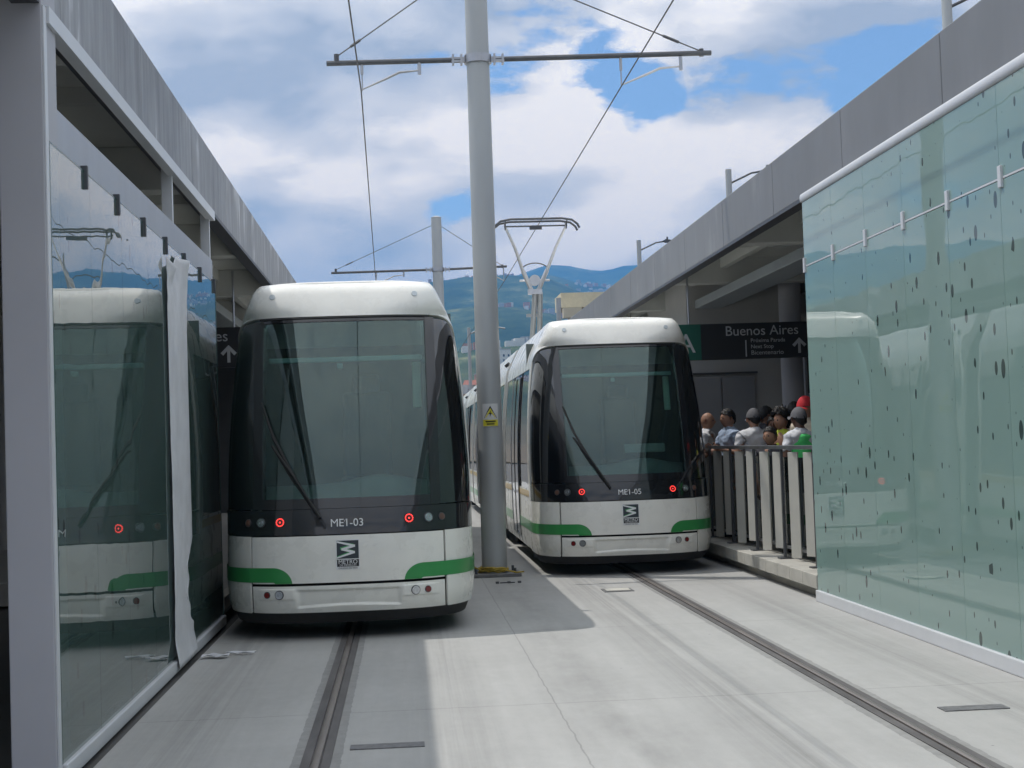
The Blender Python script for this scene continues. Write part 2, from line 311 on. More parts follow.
# ============================================================ SETTING
def concrete():
    m,N,L=newmat('track_concrete'); b=N['Principled BSDF']; b.inputs['Roughness'].default_value=.85
    geo=N.new('ShaderNodeNewGeometry'); sp=N.new('ShaderNodeSeparateXYZ'); L.new(geo.outputs['Position'],sp.inputs[0])
    def M(op,a,b_=None,c=None,clamp=False):
        n=N.new('ShaderNodeMath'); n.operation=op; n.use_clamp=clamp
        for i,q in enumerate((a,b_,c)):
            if q is None: continue
            if isinstance(q,(int,float)): n.inputs[i].default_value=q
            else: L.new(q,n.inputs[i])
        return n.outputs[0]
    def noise_(scale,detail,stretch=(1,1,1),rough=.6):
        mp=N.new('ShaderNodeMapping'); mp.inputs['Scale'].default_value=stretch; L.new(geo.outputs['Position'],mp.inputs[0])
        n=N.new('ShaderNodeTexNoise'); n.inputs['Scale'].default_value=scale; n.inputs['Detail'].default_value=detail; n.inputs['Roughness'].default_value=rough; L.new(mp.outputs[0],n.inputs['Vector']); return n.outputs[0]
    X,Y=sp.outputs[0],sp.outputs[1]
    n1=noise_(.8,8); n2=noise_(14,6,(1,.5,1)); n3=noise_(3.0,5,(2.2,.12,1)); n4=noise_(60,3)
    v=M('MULTIPLY_ADD',n1,.30,.50); v=M('MULTIPLY_ADD',n2,.16,v); v=M('MULTIPLY_ADD',n3,.26,v); v=M('MULTIPLY_ADD',n4,.10,v)
    # v ~ .91 average
    wob=M('MULTIPLY_ADD',noise_(5,4),.03,-.015); wobs=M('MULTIPLY_ADD',noise_(1.2,2),.03,-.015)
    Xw=M('ADD',X,wob); Yw=M('ADD',Y,wob)
    def line(coord,at,w,depth):
        d=M('ABSOLUTE',M('SUBTRACT',coord,at)); k=M('LESS_THAN',d,w); return M('MULTIPLY',k,depth)
    def soft(coord,at,w,depth):
        d=M('ABSOLUTE',M('SUBTRACT',coord,at)); k=M('SUBTRACT',1,M('DIVIDE',d,w),None,True); return M('MULTIPLY',k,depth)
    dk=line(Xw,.86,.005,.24)
    for yy in (9.05,12.6,15.9,20,24): dk=M('MAXIMUM',dk,line(Yw,yy,.006,.28))
    # tyre wear bands either side of each guide rail
    nt=noise_(1.0,6,(14,.10,1),.7); ntm=M('SUBTRACT',nt,.38,None,True)
    for cx,amp in((-1.25,1.1),(.25,.8),(1.88,1.3),(3.36,.9)):
        dk=M('ADD',dk,M('MULTIPLY',soft(X,cx,.34,amp),ntm))
    dk=M('ADD',dk,M('MULTIPLY',soft(X,1.15,.36,.8),M('SUBTRACT',noise_(1.5,6,(2,.5,1)),.36,None,True)))
    # dark sealing grout beside the guide rails, ragged outer edge
    for cx in(-.49,2.63):
        d=M('ABSOLUTE',M('SUBTRACT',M('ADD',X,M('MULTIPLY_ADD',noise_(9,5),.035,-.0175)),cx)); k=M('LESS_THAN',d,.125); kk=M('MULTIPLY',k,M('MULTIPLY_ADD',noise_(11,5),.45,.08)); dk=M('MAXIMUM',dk,kk)
    # small cracks and specks
    vo=N.new('ShaderNodeTexVoronoi'); vo.inputs['Scale'].default_value=2.3; L.new(geo.outputs['Position'],vo.inputs['Vector'])
    dk=M('MAXIMUM',dk,M('MULTIPLY',M('LESS_THAN',vo.outputs['Distance'],.022),.45))
    fin=M('MULTIPLY',v,M('SUBTRACT',1,dk,None,True))
    r=N.new('ShaderNodeMix'); r.data_type='RGBA'; r.inputs['A'].default_value=(0,0,0,1); r.inputs['B'].default_value=(.41,.41,.40,1); L.new(fin,r.inputs['Factor']); L.new(r.outputs['Result'],b.inputs['Base Color'])
    bp=N.new('ShaderNodeBump'); bp.inputs['Strength'].default_value=.35; bp.inputs['Distance'].default_value=.006; L.new(fin,bp.inputs['Height']); L.new(bp.outputs[0],b.inputs['Normal'])
    return m
CONC=concrete()
EARTH=mat('asphalt_ground',(.09,.09,.088),.9,0,.2,.4)
PLAT=mat('platform_paving',(.30,.295,.28),.8,0,.12,5,bump=.2)
KERB=mat('kerb_concrete',(.42,.41,.37),.85,0,.14,4,bump=.25)
def ridge(az):  # tan of elevation of the skyline by azimuth (rad from +Y, to the right)
    tab=[(-1.4,.10),(-.5,.12),(-.12,.118),(-.075,.116),(-.05,.105),(.03,.101),(.06,.107),(.085,.113),(.10,.1175),(.112,.1165),(.125,.114),(.14,.1155),(.155,.119),(.2,.125),(.35,.10),(.7,.12),(1.5,.11)]
    return interp(tab,az)
def terrain_h(x,y):
    r=math.hypot(x,y); az=math.atan2(x,y)
    if r<130: return 0.0
    t=min(1,(r-130)/(5000-130))
    far=ridge(az)*5000
    h=far*(t**1.55)
    # nearer spur left of the tracks, falling away to the right
    sp=math.exp(-((r-2700)/900)**2)*max(0,math.exp(-((az-.035)/.085)**2))*105
    h+=sp
    k=min(1,r/1500)
    h+=k*62*noise.fractal(Vector((x/650,y/650,0)),1,2,5)*min(1,max(.15,1-abs(t-.5)*.5))
    if r>4700: h-= (r-4700)*.25
    return max(h,0)
def hills():
    mb=MB(); na,nr=420,130
    def fn(u,v):
        az=-1.5+3.0*u; r=130*(5600/130)**v
        x=r*math.sin(az); y=r*math.cos(az); return (x,y,terrain_h(x,y)-.05)
    mb.grid(fn,na,nr)
    m,N,L=newmat('hillside'); b=N['Principled BSDF']; b.inputs['Roughness'].default_value=.95; b.inputs['Specular IOR Level'].default_value=.1
    g=N.new('ShaderNodeNewGeometry'); n=N.new('ShaderNodeTexNoise'); n.inputs['Scale'].default_value=.007; n.inputs['Detail'].default_value=11; n.inputs['Roughness'].default_value=.74; L.new(g.outputs['Position'],n.inputs['Vector'])
    r=N.new('ShaderNodeValToRGB'); e=r.color_ramp.elements; e[0].position=.38; e[0].color=(.012,.028,.012,1); e[1].position=.66; e[1].color=(.24,.24,.13,1); k=e.new(.48); k.color=(.028,.05,.022,1); k=e.new(.56); k.color=(.06,.085,.035,1)
    L.new(n.outputs[0],r.inputs[0])
    ln=N.new('ShaderNodeVectorMath'); ln.operation='LENGTH'; L.new(g.outputs['Position'],ln.inputs[0]); mr=N.new('ShaderNodeMapRange'); mr.inputs['From Min'].default_value=250; mr.inputs['From Max'].default_value=900; L.new(ln.outputs['Value'],mr.inputs[0])
    mx=N.new('ShaderNodeMix'); mx.data_type='RGBA'; mx.inputs['A'].default_value=(.13,.115,.095,1); L.new(mr.outputs[0],mx.inputs['Factor']); L.new(r.outputs[0],mx.inputs['B']); L.new(mx.outputs['Result'],b.inputs['Base Color'])
    o=mb.build('hills',m,smooth=True,ang=180); tag(o,kind='structure'); return o
hills()
g=MB(); g.grid(lambda u,v:(-5400+10800*u,-5400+10800*v,-.03),8,8); tag(g.build('ground',EARTH),kind='structure')
g=MB(); g.box(-1.62,3.97,-6,60,-.5,0); tag(g.build('track_bed',CONC),kind='structure')
# guide rails, one to each track, with worn side plates
RAILM=mat('worn_rail_steel',(.24,.215,.20),.4,.6,.25,9,stretch=(1,.15,1))
RAILS=mat('rail_groove_rubber',(.095,.09,.09),.7,0,.3,10,stretch=(1,.2,1))
def guide_rail(x,label):
    t=empty('guide_rail',(x,0,0),label,'guide rail','guide rails set in the concrete')
    a=MB(); a.prism([(-.075,.001),(-.075,.006),(-.03,.007),(-.022,-.0),( .022,-.0),(.03,.007),(.075,.006),(.075,.001)],-6,60); a.build('side_plate',RAILS,t)
    a=MB(); a.prism([(-.018,-.005),(-.020,.012),(-.012,.017),(.012,.017),(.020,.012),(.018,-.005)],-6,60); a.build('rail_head',RAILM,t,smooth=True)
guide_rail(-.49,'worn steel guide rail running straight under the nearer left tram')
guide_rail(2.63,'worn steel guide rail running to the right tram in the sunlit concrete')
# cover plates set in the track
COVER=mat('cover_plate_grey',(.16,.16,.165),.6,.2,.3,22,bump=.3)
WCOV=mat('pale_cover',(.52,.51,.46),.7,0,.08,9)
def cover(name,x0,x1,y0,y1,mt,label):
    a=MB(); a.box(x0,x1,y0,y1,.0,.012 if name=='pale_cover' else .006); o=a.build(name,mt); tag(o,label,'cover plate')
cover('cover_plate',-.33,.06,7.93,8.05,COVER,'dark grey strip cover between left rail and shadow edge')
cover('cover_plate',2.95,3.32,8.20,8.33,COVER,'dark grey strip cover right of the right rail')
cover('cover_plate',2.02,2.33,15.45,15.78,COVER,'dark rim of a small pale cover in front of the right tram')
cover('pale_cover',2.05,2.30,15.50,15.72,WCOV,'small pale rectangular cover in front of the right tram')

# ============================================================ TRAM
TS=smoothtab([(.05,.16),(.2,.05),(.33,.0),(.47,.0),(.86,.03),(1.09,.08),(1.8,.29),(2.72,.64),(2.90,.73),(2.99,.80),(3.035,.90)])
TW=smoothtab([(.05,.96),(.2,1.02),(.4,1.055),(.9,1.06),(1.4,1.06),(2.0,1.03),(2.6,.965),(2.72,.93),(2.88,.85),(2.98,.80),(3.035,.765)])
def EXPN(z): return 3.0+4.5*max(0,min(1,(z-2.74)/.24))
def TP(a,z,off=0,dn=0):
    """point on the tram skin: a in -1..1 runs round the nose, beyond that metres along the side; z height; off = outward offset"""
    def raw(a,z):
        w=TW(z); s=TS(z); D=1.02-.5*s; sg=1 if a>=0 else -1; q=abs(a)
        th=min(q,1)*math.pi/2
        ex=2/EXPN(z); x=w*math.sin(th)**ex; y=s+D*(1-max(0,math.cos(th))**ex)
        if q>1: y+=q-1
        return Vector((sg*x,y,z))
    p=raw(a,z)
    if off:
        e=.004; da=raw(a+e,z)-raw(a-e,z); dz=raw(a,z+e)-raw(a,z-e); n=da.cross(dz)
        if n.length<1e-9: n=Vector((0,-1,0))
        n.normalize()
        p=p+n*off
    return p
def ax(x,z):
    q=min(1,abs(x)/TW(z)); return (1 if x>=0 else -1)*math.asin(min(1,q**(EXPN(z)/2)))*2/math.pi
def patch(name,mt,parent,a0,a1,z0,z1,off=.012,th=.02,nu=24,nv=10,disp=None,smooth=True,mats=None):
    """panel following the skin; a0,a1 may be functions of z (seams), z0,z1 functions of u"""
    f=lambda q:q if callable(q) else (lambda _:q)
    A0,A1,Z0,Z1=f(a0),f(a1),f(z0),f(z1)
    mb=MB(); 
    def P(u,v,o):
        z=Z0(u)+(Z1(u)-Z0(u))*v; a=A0(z)+(A1(z)-A0(z))*u
        p=TP(a,z,o)
        if disp: p=p+Vector((0,disp(p.x,z),0))
        return p
    vs=[P(i/nu,j/nv,off) for j in range(nv+1) for i in range(nu+1)]; n1=len(vs)
    vs+=[P(i/nu,j/nv,off-th) for j in range(nv+1) for i in range(nu+1)]
    W_=nu+1; fs=[]
    for j in range(nv):
        for i in range(nu):
            q=j*W_+i; fs.append((q,q+1,q+W_+1,q+W_)); fs.append((n1+q,n1+q+W_,n1+q+W_+1,n1+q+1))
    for i in range(nu):
        fs.append((i,n1+i,n1+i+1,i+1)); t=nv*W_+i; fs.append((t,t+1,n1+t+1,n1+t))
    for j in range(nv):
        q=j*W_; fs.append((q,q+W_,n1+q+W_,n1+q)); q+=nu; fs.append((q,n1+q,n1+q+W_,q+W_))
    mb.add(vs,fs); return mb.build(name,mt,parent,smooth=smooth,fixn=False,ang=30)
def AX(x): return lambda z: ax(x,z)
def surf(x,z,off=.0):
    return TP(ax(x,z),z,off)
def onskin(off):
    def f(x,y,z): 
        p=TP(ax(x,y),y,off+z); return p
    return f
def make_tram(X,Y,number,label,length,board=False,panto_y=None,detail_side=(-1,1)):
    t=empty('tram',(X,Y,0),label,'tram','trams standing at the platforms')
    SX=.79; PX=.735
    # structural dark shell behind the panels (nose below glass, and rear bulk)
    a=MB()
    a.grid(lambda u,v:TP(-2.2+4.4*u,.12+.94*v,-.05),40,8)
    a.build('chassis_shell',SEAM,t,smooth=True)
    # skirt
    patch('skirt',RUBBER,t,-1.5,1.5,(lambda u:.135),.230,off=-.002,th=.14,nu=48,nv=4)
    # bumper with recessed centre and lamp pods
    def dsp(x,z):
        d=0
        q=abs(x)
        def ss(e0,e1,v): 
            k=max(0,min(1,(v-e0)/(e1-e0))); return k*k*(3-2*k)
        tr=(1-ss(.40,.44,q))*ss(.285,.31,z+.12*(q/.42)**2*.15)*(1-ss(.40,.425,z)); d+=.022*tr
        pod=ss(.44,.455,q)*(1-ss(.72,.76,q))*ss(.335,.35,z)*(1-ss(.425,.435,z)); d-=.008*pod
        return d
    bp_=patch('bumper',WHITE,t,AX(-SX),AX(SX),.235,.452,nu=110,nv=36,disp=dsp)
    for s in(-1,1):
        e=(lambda z,s=s:s*1.36)
        def cap(u): return .205
        A=(AX(s*(SX+.016)),e)
        if s<0: A=(A[1],A[0])
        patch('bumper_corner',WHITE,t,A[0],A[1],.235,.53,off=.02,nu=26,nv=12)
        patch('corner_panel',WHITE,t,A[0],A[1],  .535,.862,nu=26,nv=10)
    fp=patch('front_panel',WHITE,t,AX(-SX),AX(SX),.474,.858,nu=50,nv=12)
    # green stripe: follows the skin, curls down towards the lid seam
    for s in(-1,1):
        mb=MB()
        def strip(u,v,s=s):
            # u 0 outer .. 1 inner
            if u<.7:
                a_=1.36+(ax(.62,.55)-1.36)*(u/.7); zb=.485; zt=.605; z=zb+(zt-zb)*v; 
                # outer section rises slightly
                z+=.0
                return TP(s*a_,z,.0145 if a_<ax(SX,.55) else .023)
            k=(u-.7)/.3; th=k*math.pi/2
            cx_,cz=.62,.465; ro,ri=.14,.02
            rr=ri+(ro-ri)*v
            x=cx_-math.sin(th)*rr*1.15; z=cz+math.cos(th)*rr
            z=max(z,.475); return TP(s*ax(x,z),z,.0145)
        mb.grid(strip,60,3,flip=(s>0)); mb.build('green_stripe',GREEN,t,smooth=True)
    # lamp band
    patch('light_band',BLACKG,t,-1.0,1.0,.868,1.075,nu=60,nv=6)
    for s in(-1,1):
        for x,r,mt,nm in((.53,.036,REDL,'tail_light'),(.69,.034,CHROME,'headlight'),(.80,.026,AMBERD,'indicator')):
            xx=s*x-.02; p=surf(xx,.975,.012); n=(surf(xx,.975,.05)-surf(xx,.975,.0)).normalized(); 
            h=MB(); h.disc(p,n,r+.008,.006,24); ho=h.build(nm,BLACKG if nm=='tail_light' else DSTEEL,t,smooth=True)
            q=MB()
            if nm=='tail_light':
                up=Vector((0,0,1)); sa=n.cross(up).normalized(); ub=sa.cross(n)
                for k in range(14):
                    c=p+n*.006+sa*math.cos(2*math.pi*k/14)*r*.86+ub*math.sin(2*math.pi*k/14)*r*.86
                    q.disc(c,n,.0062,.003,8)
                q.disc(p+n*.006,n,.008,.003,10); q.build('led_ring',REDL,ho)
            else:
                q.disc(p+n*.006,n,r,.004,20); q.disc(p+n*.010,n,r*.55,.006,16,r0=r*.3); q.build('lens',mt,ho,smooth=True)
        # low lamps on the bumper pods
        for x,r,mt,nm in((.555,.034,CHROME,'fog_light'),(.655,.024,REDD,'reflector')):
            p=surf(s*x-.01,.385,.022); n=(surf(s*x-.01,.385,.05)-surf(s*x-.01,.385,0)).normalized()
            h=MB(); h.disc(p,n,r+.005,.006,24); ho=h.build(nm,DSTEEL,t,smooth=True); q=MB(); q.disc(p+n*.006,n,r,.004,20); 
            if nm=='fog_light': q.disc(p+n*.010,n,r*.6,.006,16,r0=r*.3)
            q.build('lens',mt,ho,smooth=True)
    # fleet number and operator emblem
    mb=MB(); text_mb(mb,number,.088,lambda x,y,z:onskin(.016)(x+.0,.955+y,z),bold=.004,sx=1.02); mb.add([surf(-.009+dx,.955+dz,.017) for dx,dz in((-.004,.03),(.0,.03),(-.016,.014),(-.016,.008))],[(0,1,3,2)]); mb.build('fleet_number',LETW,t,fixn=False)
    eb=MB(); eb.grid(lambda u,v:surf(-.098+.196*u,.575+.245*v,.0135),6,6); em=eb.build('emblem',LETW,t,smooth=True)
    eb=MB(); eb.grid(lambda u,v:surf(-.09+.18*u,.665+.148*v,.0148),6,6); eb.build('emblem_field',LOGOD,em,smooth=True)
    eb=MB(); eb.grid(lambda u,v:surf(-.09+.18*u,.600+.058*v,.0148),6,3); eb.build('emblem_plate',SIGNB,em,smooth=True)
    def zig(off,dx,dz,mt,w,nm):
        pts=[(-.085,.805),(.055,.768),(-.045,.742),(.052,.716),(-.088,.672)]
        k=MB()
        for (x0,z0),(x1,z1) in zip(pts,pts[1:]):
            d=Vector((x1-x0,z1-z0)); d.normalize(); nn=Vector((-d.y,d.x))*w; e_=d*w*.6
            c=[(x0-e_.x+nn.x,z0-e_.y+nn.y),(x0-e_.x-nn.x,z0-e_.y-nn.y),(x1+e_.x-nn.x,z1+e_.y-nn.y),(x1+e_.x+nn.x,z1+e_.y+nn.y)]
            c=[(max(-.089,min(.089,px+dx)),max(.667,min(.811,pz+dz))) for px,pz in c]
            k.add([surf(px,pz,off) for px,pz in c],[(0,1,2,3)]); off+=.0004
        k.build(nm,mt,em)
    zig(.0160,-.010,.006,LOGOG,.010,'emblem_shade'); zig(.0190,.0,.0,LETW,.0095,'emblem_mark')
    mb=MB(); text_mb(mb,'METRO',.048,lambda x,y,z:onskin(.016)(x,.637+y,z),bold=.008,sx=1.0)
    text_mb(mb,'DE MEDELLÍN',.021,lambda x,y,z:onskin(.016)(x,.611+y,z),bold=.0,sx=1.08); mb.build('emblem_lettering',LETW,em,fixn=False)
    mb=MB(); text_mb(mb,'CALIDAD DE VIDA',.017,lambda x,y,z:onskin(.0145)(x,.587+y,z),bold=.0,sx=1.1); mb.build('emblem_motto',LOGOD,em,fixn=False)
    # windscreen, pillars, corner glass
    ws=patch('windscreen',GLASS_TRAM,t,AX(-PX+.03),AX(PX-.03),1.085,2.71,off=.0,th=.006,nu=36,nv=24)
    patch('windscreen_frit',BLACKG,t,AX(-PX),AX(PX),1.08,1.165,off=.004,th=.02,nu=30,nv=2)
    patch('windscreen_frit',BLACKG,t,AX(-PX),AX(PX),2.685,2.715,off=.004,th=.02,nu=30,nv=2)
    patch('windscreen_seal',RUBBER,t,AX(-PX),AX(PX),2.712,2.728,off=.013,th=.02,nu=30,nv=1)
    def ztop(u,s):
        k=u if s>0 else 1-u
        return 2.70-.17*k**3
    for s in(-1,1):
        A=(AX(s*(PX-.035)),AX(s*(PX+.045)))
        if s<0: A=(A[1],A[0])
        patch('pillar',BLACKG,t,A[0],A[1],1.08,2.71,off=.008,th=.06,nu=4,nv=24)
        A=(AX(s*(PX+.045)),(lambda z,s=s:s*1.0))
        if s<0: A=(A[1],A[0])
        patch('corner_window',GLASS_SIDE,t,A[0],A[1],1.085,(lambda u,s=s:ztop(u,s)),off=.002,th=.006,nu=16,nv=24)
    # roof cap: from the glass top over to the flat roof
    def zlow(u):
        a_=-1.32+2.64*u; q=abs(a_); a0=ax(PX,2.7)
        if q<a0: return 2.728
        if q<1: return 2.728-.18*((q-a0)/(1-a0))**3
        return 2.548
    patch('roof_cap',WHITE,t,-1.32,1.32,zlow,3.035,off=.014,th=.05,nu=72,nv=12)
    rt=MB(); nA=22
    rings=[[TP(a_,3.035,.014) for a_ in (-(i/nA)*1.32,(i/nA)*1.32)] for i in range(nA+1)]
    def rtf(u,v):
        a_=v*1.32; l=TP(-a_,3.035,.014); r_=TP(a_,3.035,.014); p=l.lerp(r_,u); p.z+=.02*(1-(2*u-1)**4)*min(1,v*4); return p
    rt.grid(rtf,12,24,flip=True); rt.build('roof_top',WHITE,t,smooth=True,fixn=False,ang=60)
    for s in(-1,1):
        p=surf(s*.62,2.915,.012); n=(surf(s*.62,2.915,.05)-surf(s*.62,2.915,0)).normalized(); k=MB(); k.disc(p,n,.026,.008,18); k.build('roof_plug',DUCT,t,smooth=True)
        # white arch (hoop) behind the corner glass
        A=((lambda z,s=s:s*1.0),(lambda z,s=s:s*1.20))
        if s<0: A=(A[1],A[0])
        patch('side_arch',WHITE,t,A[0],A[1],.862,2.56,off=.016,th=.06,nu=6,nv=26)
    # wiper: pivot low centre-left, blade standing up and to the left
    k=MB()
    w0=surf(-.22,1.0,.05); w1=surf(-.60,1.60,.055); w2=surf(-.735,1.95,.04)
    k.tube([w0,surf(-.42,1.33,.06),w1],.012,8); k.tube([surf(-.25,1.03,.03),surf(-.45,1.33,.04),w1],.007,6)
    wp=k.build('wiper',RUBBER,t,smooth=True)
    k=MB(); k.tube([surf(-.30,1.12,.03),surf(-.45,1.38,.03),surf(-.60,1.68,.03),surf(-.70,1.98,.03)],[.008,.014,.014,.006],6); k.build('wiper_blade',RUBBER,wp,smooth=True)
    # cab interior
    k=MB(); k.box(-.98,.98,2.05,2.10,.5,2.85); k.box(-.9,.9,.9,2.1,.55,.6); k.build('cab_partition',DARKIN,t)
    k=MB()
    def dsh(u,v):
        x=-.85+1.7*u; y=.42+.75*v; z=1.10+.22*math.sin(math.pi*min(1,v*1.1))*(.75+.35*math.exp(-((x-.28)/.3)**2))-.25*(v>.99); return (x,y+.10*abs(x)**2,z)
    k.grid(dsh,24,12); k.build('dashboard',DASH,t,smooth=True)
    k=MB(); k.rbox((0.0,.78,2.36),(1.34,.05,.045)); k.rbox((-.05,.76,2.30),(.05,.03,.05)); k.build('sun_visor',TEAL,t,bevel=.01)
    k=MB(); k.rbox((.62,.86,2.12),(.075,.04,.42),rx=-.2); k.build('side_blind',PALEG,t,bevel=.01)
    k=MB(); k.rbox((.15,1.55,1.25),(.5,.5,.14)); k.rbox((.15,1.80,1.68),(.46,.12,.85),rx=-.1); k.rbox((.15,1.80,2.18),(.26,.10,.18)); k.build('driver_seat',mat('seat_fabric',(.06,.08,.10),.9),t,bevel=.04)
    if board:
        k=MB(); k.rbox((.30,.70,1.46),(.5,.03,.11),rx=-.25); bo=k.build('destination_board',mat('pale_board',(.45,.50,.48),.5),t,bevel=.015)
    # rest of the train: modules along the side
    y=1.24; first=True; first_lug=True
    secs=[(1.24,5.6),(6.1,10.6),(11.1,16.2),(16.7,21.2),(21.7,27.0)]
    def PT(w,z): return w
    for (ya,yb) in secs:
        if ya>length: break
        # cross-section lofts
        def side(name,mt,s,y0,y1,z0,z1,off,th=.03,nz=6,par=t):
            k=MB()
            def F(u,v):
                z=z0+(z1-z0)*v; return Vector((s*(TW(z)+off),y0+(y1-y0)*u,z))
            def G(u,v):
                z=z0+(z1-z0)*v; return Vector((s*(TW(z)+off-th),y0+(y1-y0)*u,z))
            k.grid(F,1,nz); k.grid(G,1,nz)
            k.add([F(0,0),F(1,0),G(1,0),G(0,0)],[(0,1,2,3)]); k.add([F(0,1),F(1,1),G(1,1),G(0,1)],[(0,1,2,3)])
            k.add([F(0,q/nz) for q in range(nz+1)]+[G(0,q/nz) for q in range(nz,-1,-1)],[tuple(range(2*nz+2))])
            k.add([F(1,q/nz) for q in range(nz+1)]+[G(1,q/nz) for q in range(nz,-1,-1)],[tuple(range(2*nz+2))])
            return k.build(name,mt,par,smooth=True,ang=30)
        # roof
        k=MB()
        def RF(u,v):
            q=-1+2*u; zs=[2.50,2.6,2.72,2.85,2.95,2.99,3.01,3.03]
            if abs(q)>.3:
                f_=(1-abs(q))/.7; i=f_*7; i0=min(6,int(i)); z=zs[i0]+(zs[i0+1]-zs[i0])*(i-i0); x=(1 if q>0 else -1)*(TW(z)+.012)
            else:
                x=q/.3*(TW(3.03)+.012); z=3.03+.02*(1-(q/.3)**2)
            return (x,ya+(yb-ya)*v,z)
        k.grid(RF,40,1)
        k.add([RF(i/40,0) for i in range(41)],[tuple(range(41))]); k.add([RF(i/40,1) for i in range(41)],[tuple(range(41))])
        k.build('roof_section',WHITE,t,smooth=True,ang=30)
        for s in (-1,1):
            side('lower_side_panel',WHITE,s,ya,yb,.24,1.0,.012)
            st=side('green_side_stripe',GREEN,s,ya,yb,.485,.605,.016,th=.003,nz=2)
            side('ochre_side_stripe',YELLOW,s,ya+.02,yb-.02,.90,.975,.016,th=.003,nz=1)
            side('window_band',GLASS_SIDE,s,ya+.06,yb-.06,1.0,2.50,.004,th=.008)
            n=max(1,round((yb-ya)/1.5)); 
            for i in range(n+1):
                yy=ya+(yb-ya)*i/n; w=.07 if i in(0,n) else .03
                y0=max(ya,yy-w); y1=min(yb,yy+w)
                side('window_post',WHITE if i in(0,n) else BLACKG,s,y0,y1,1.0,2.5,.013,th=.05)
            # a plug door in each section
            yd=ya+(yb-ya)*.5
            d0=side('door',GLASS_SIDE,s,yd-.62,yd+.62,.34,2.45,.022,th=.02)
            for yy in(yd-.62,yd-.03,yd+.03,yd+.59): side('door_frame',BLACKG if abs(yy-yd)<.1 else STEEL,s,yy,yy+.035,.34,2.45,.028,th=.03,par=d0)
        k=MB(); k.box(-.80,.80,ya,yb,.30,.36); k.box(-.02,.02,ya,yb,.36,1.2); k.build('floor',DARKIN,t)
        # bellows to the next section
        if ya<20:
            k=MB()
            for i in range(5):
                y0=yb+i*.1; 
                pts=[(-.98,.3),(-1.0,1.4),(-.93,2.6),(-.7,2.9),(.7,2.9),(.93,2.6),(1.0,1.4),(.98,.3)]; sc_=1-.03*(i%2)
                k.prism([(px*sc_,pz) for px,pz in pts],y0,y0+.1)
            k.build('bellows',RUBBER,t)
        # wheels sit inboard under each joint
        for s in(-1,1):
            for yy in ((3.0,) if first else (ya+.2,)):
                k=MB(); k.disc((s*.62,yy,.36),(s,0,0),.36,.26,32); wh=k.build('wheel',RUBBER,t,smooth=True); k=MB(); k.disc((s*.885,yy,.36),(s,0,0),.2,.02,24); k.build('rim',STEEL,wh,smooth=True)
        for s in(-1,1):
            for yy in(() if first_lug else (ya+.25,ya+.6)):
                k=MB(); k.disc((s*.90,yy,2.80),(s*.6,0,.8),.032,.05,12); k.build('roof_lug',DSTEEL,t,smooth=True)
        first=False; first_lug=False
    if panto_y is not None:
        p=panto_y; px=.10
        pg=MB(); pg.tube([(px-.04,p+1.2,3.1),(px+.0,p+.0,4.55)],.055,10); pg.tube([(px+.14,p+1.2,3.1),(px+.10,p,4.55)],.055,10); pg.box(px-.5,px+.5,p+.7,p+1.5,3.06,3.14); pg.box(px-.16,px+.16,p+.3,p+.36,4.1,4.16)
        pm=pg.build('pantograph',POLE,t,smooth=True)
        k=MB(); k.tube([(px-.30,p,4.80),(px+.30,p,4.80)],.022,8); k.disc((px,p-.05,4.80),(0,1,0),.11,.1,16); k.box(px-.14,px+.14,p-.06,p+.06,4.52,4.62); k.build('knee_joint',SILVER,pm,smooth=True)
        for s in(-1,1):
            k=MB(); k.tube([(px+s*.06,p,4.58),(px+s*.24,p-.15,4.98)],.045,10); k.tube([(px+s*.24,p-.15,4.98),(px+s*.40,p-.4,5.40),(px+s*.60,p-.62,5.80)],[.036,.030,.024],10); k.build('upper_arm',SILVER,pm,smooth=True)
        k=MB(); k.tube([(px+.28*math.cos(R(q)),p-.15,4.96+.17*math.sin(R(q))) for q in range(10,175,15)],.012,6); k.build('bow_strut',DSTEEL,pm,smooth=True)
        hd=MB()
        for dy in(-.45,-.80):
            hd.tube([(px-.84,p+dy,5.72),(px-.80,p+dy,5.80),(px-.70,p+dy,5.88),(px-.5,p+dy,5.915),(px+.5,p+dy,5.915),(px+.70,p+dy,5.88),(px+.80,p+dy,5.80),(px+.84,p+dy,5.72)],.022,8)
        hd.tube([(px-.62,p-.62,5.80),(px+.62,p-.62,5.80)],.016,8); hd.box(px-.12,px+.12,p-.64,p-.60,5.73,5.80)
        for s in(-1,1): hd.tube([(px+s*.6,p-.45,5.9),(px+s*.6,p-.62,5.74),(px+s*.6,p-.8,5.9)],.012,6)
        hd.build('collector_head',DSTEEL,pm,smooth=True)
    return t
make_tram(-.49,12.5,'ME1-03','white tram numbered 03, the nearer one, between left glass wall and pole',16)
make_tram(2.60,17.3,'ME1-05','white tram numbered 05, the farther one, right of the pole with raised pantograph',32,board=True,panto_y=12.4)

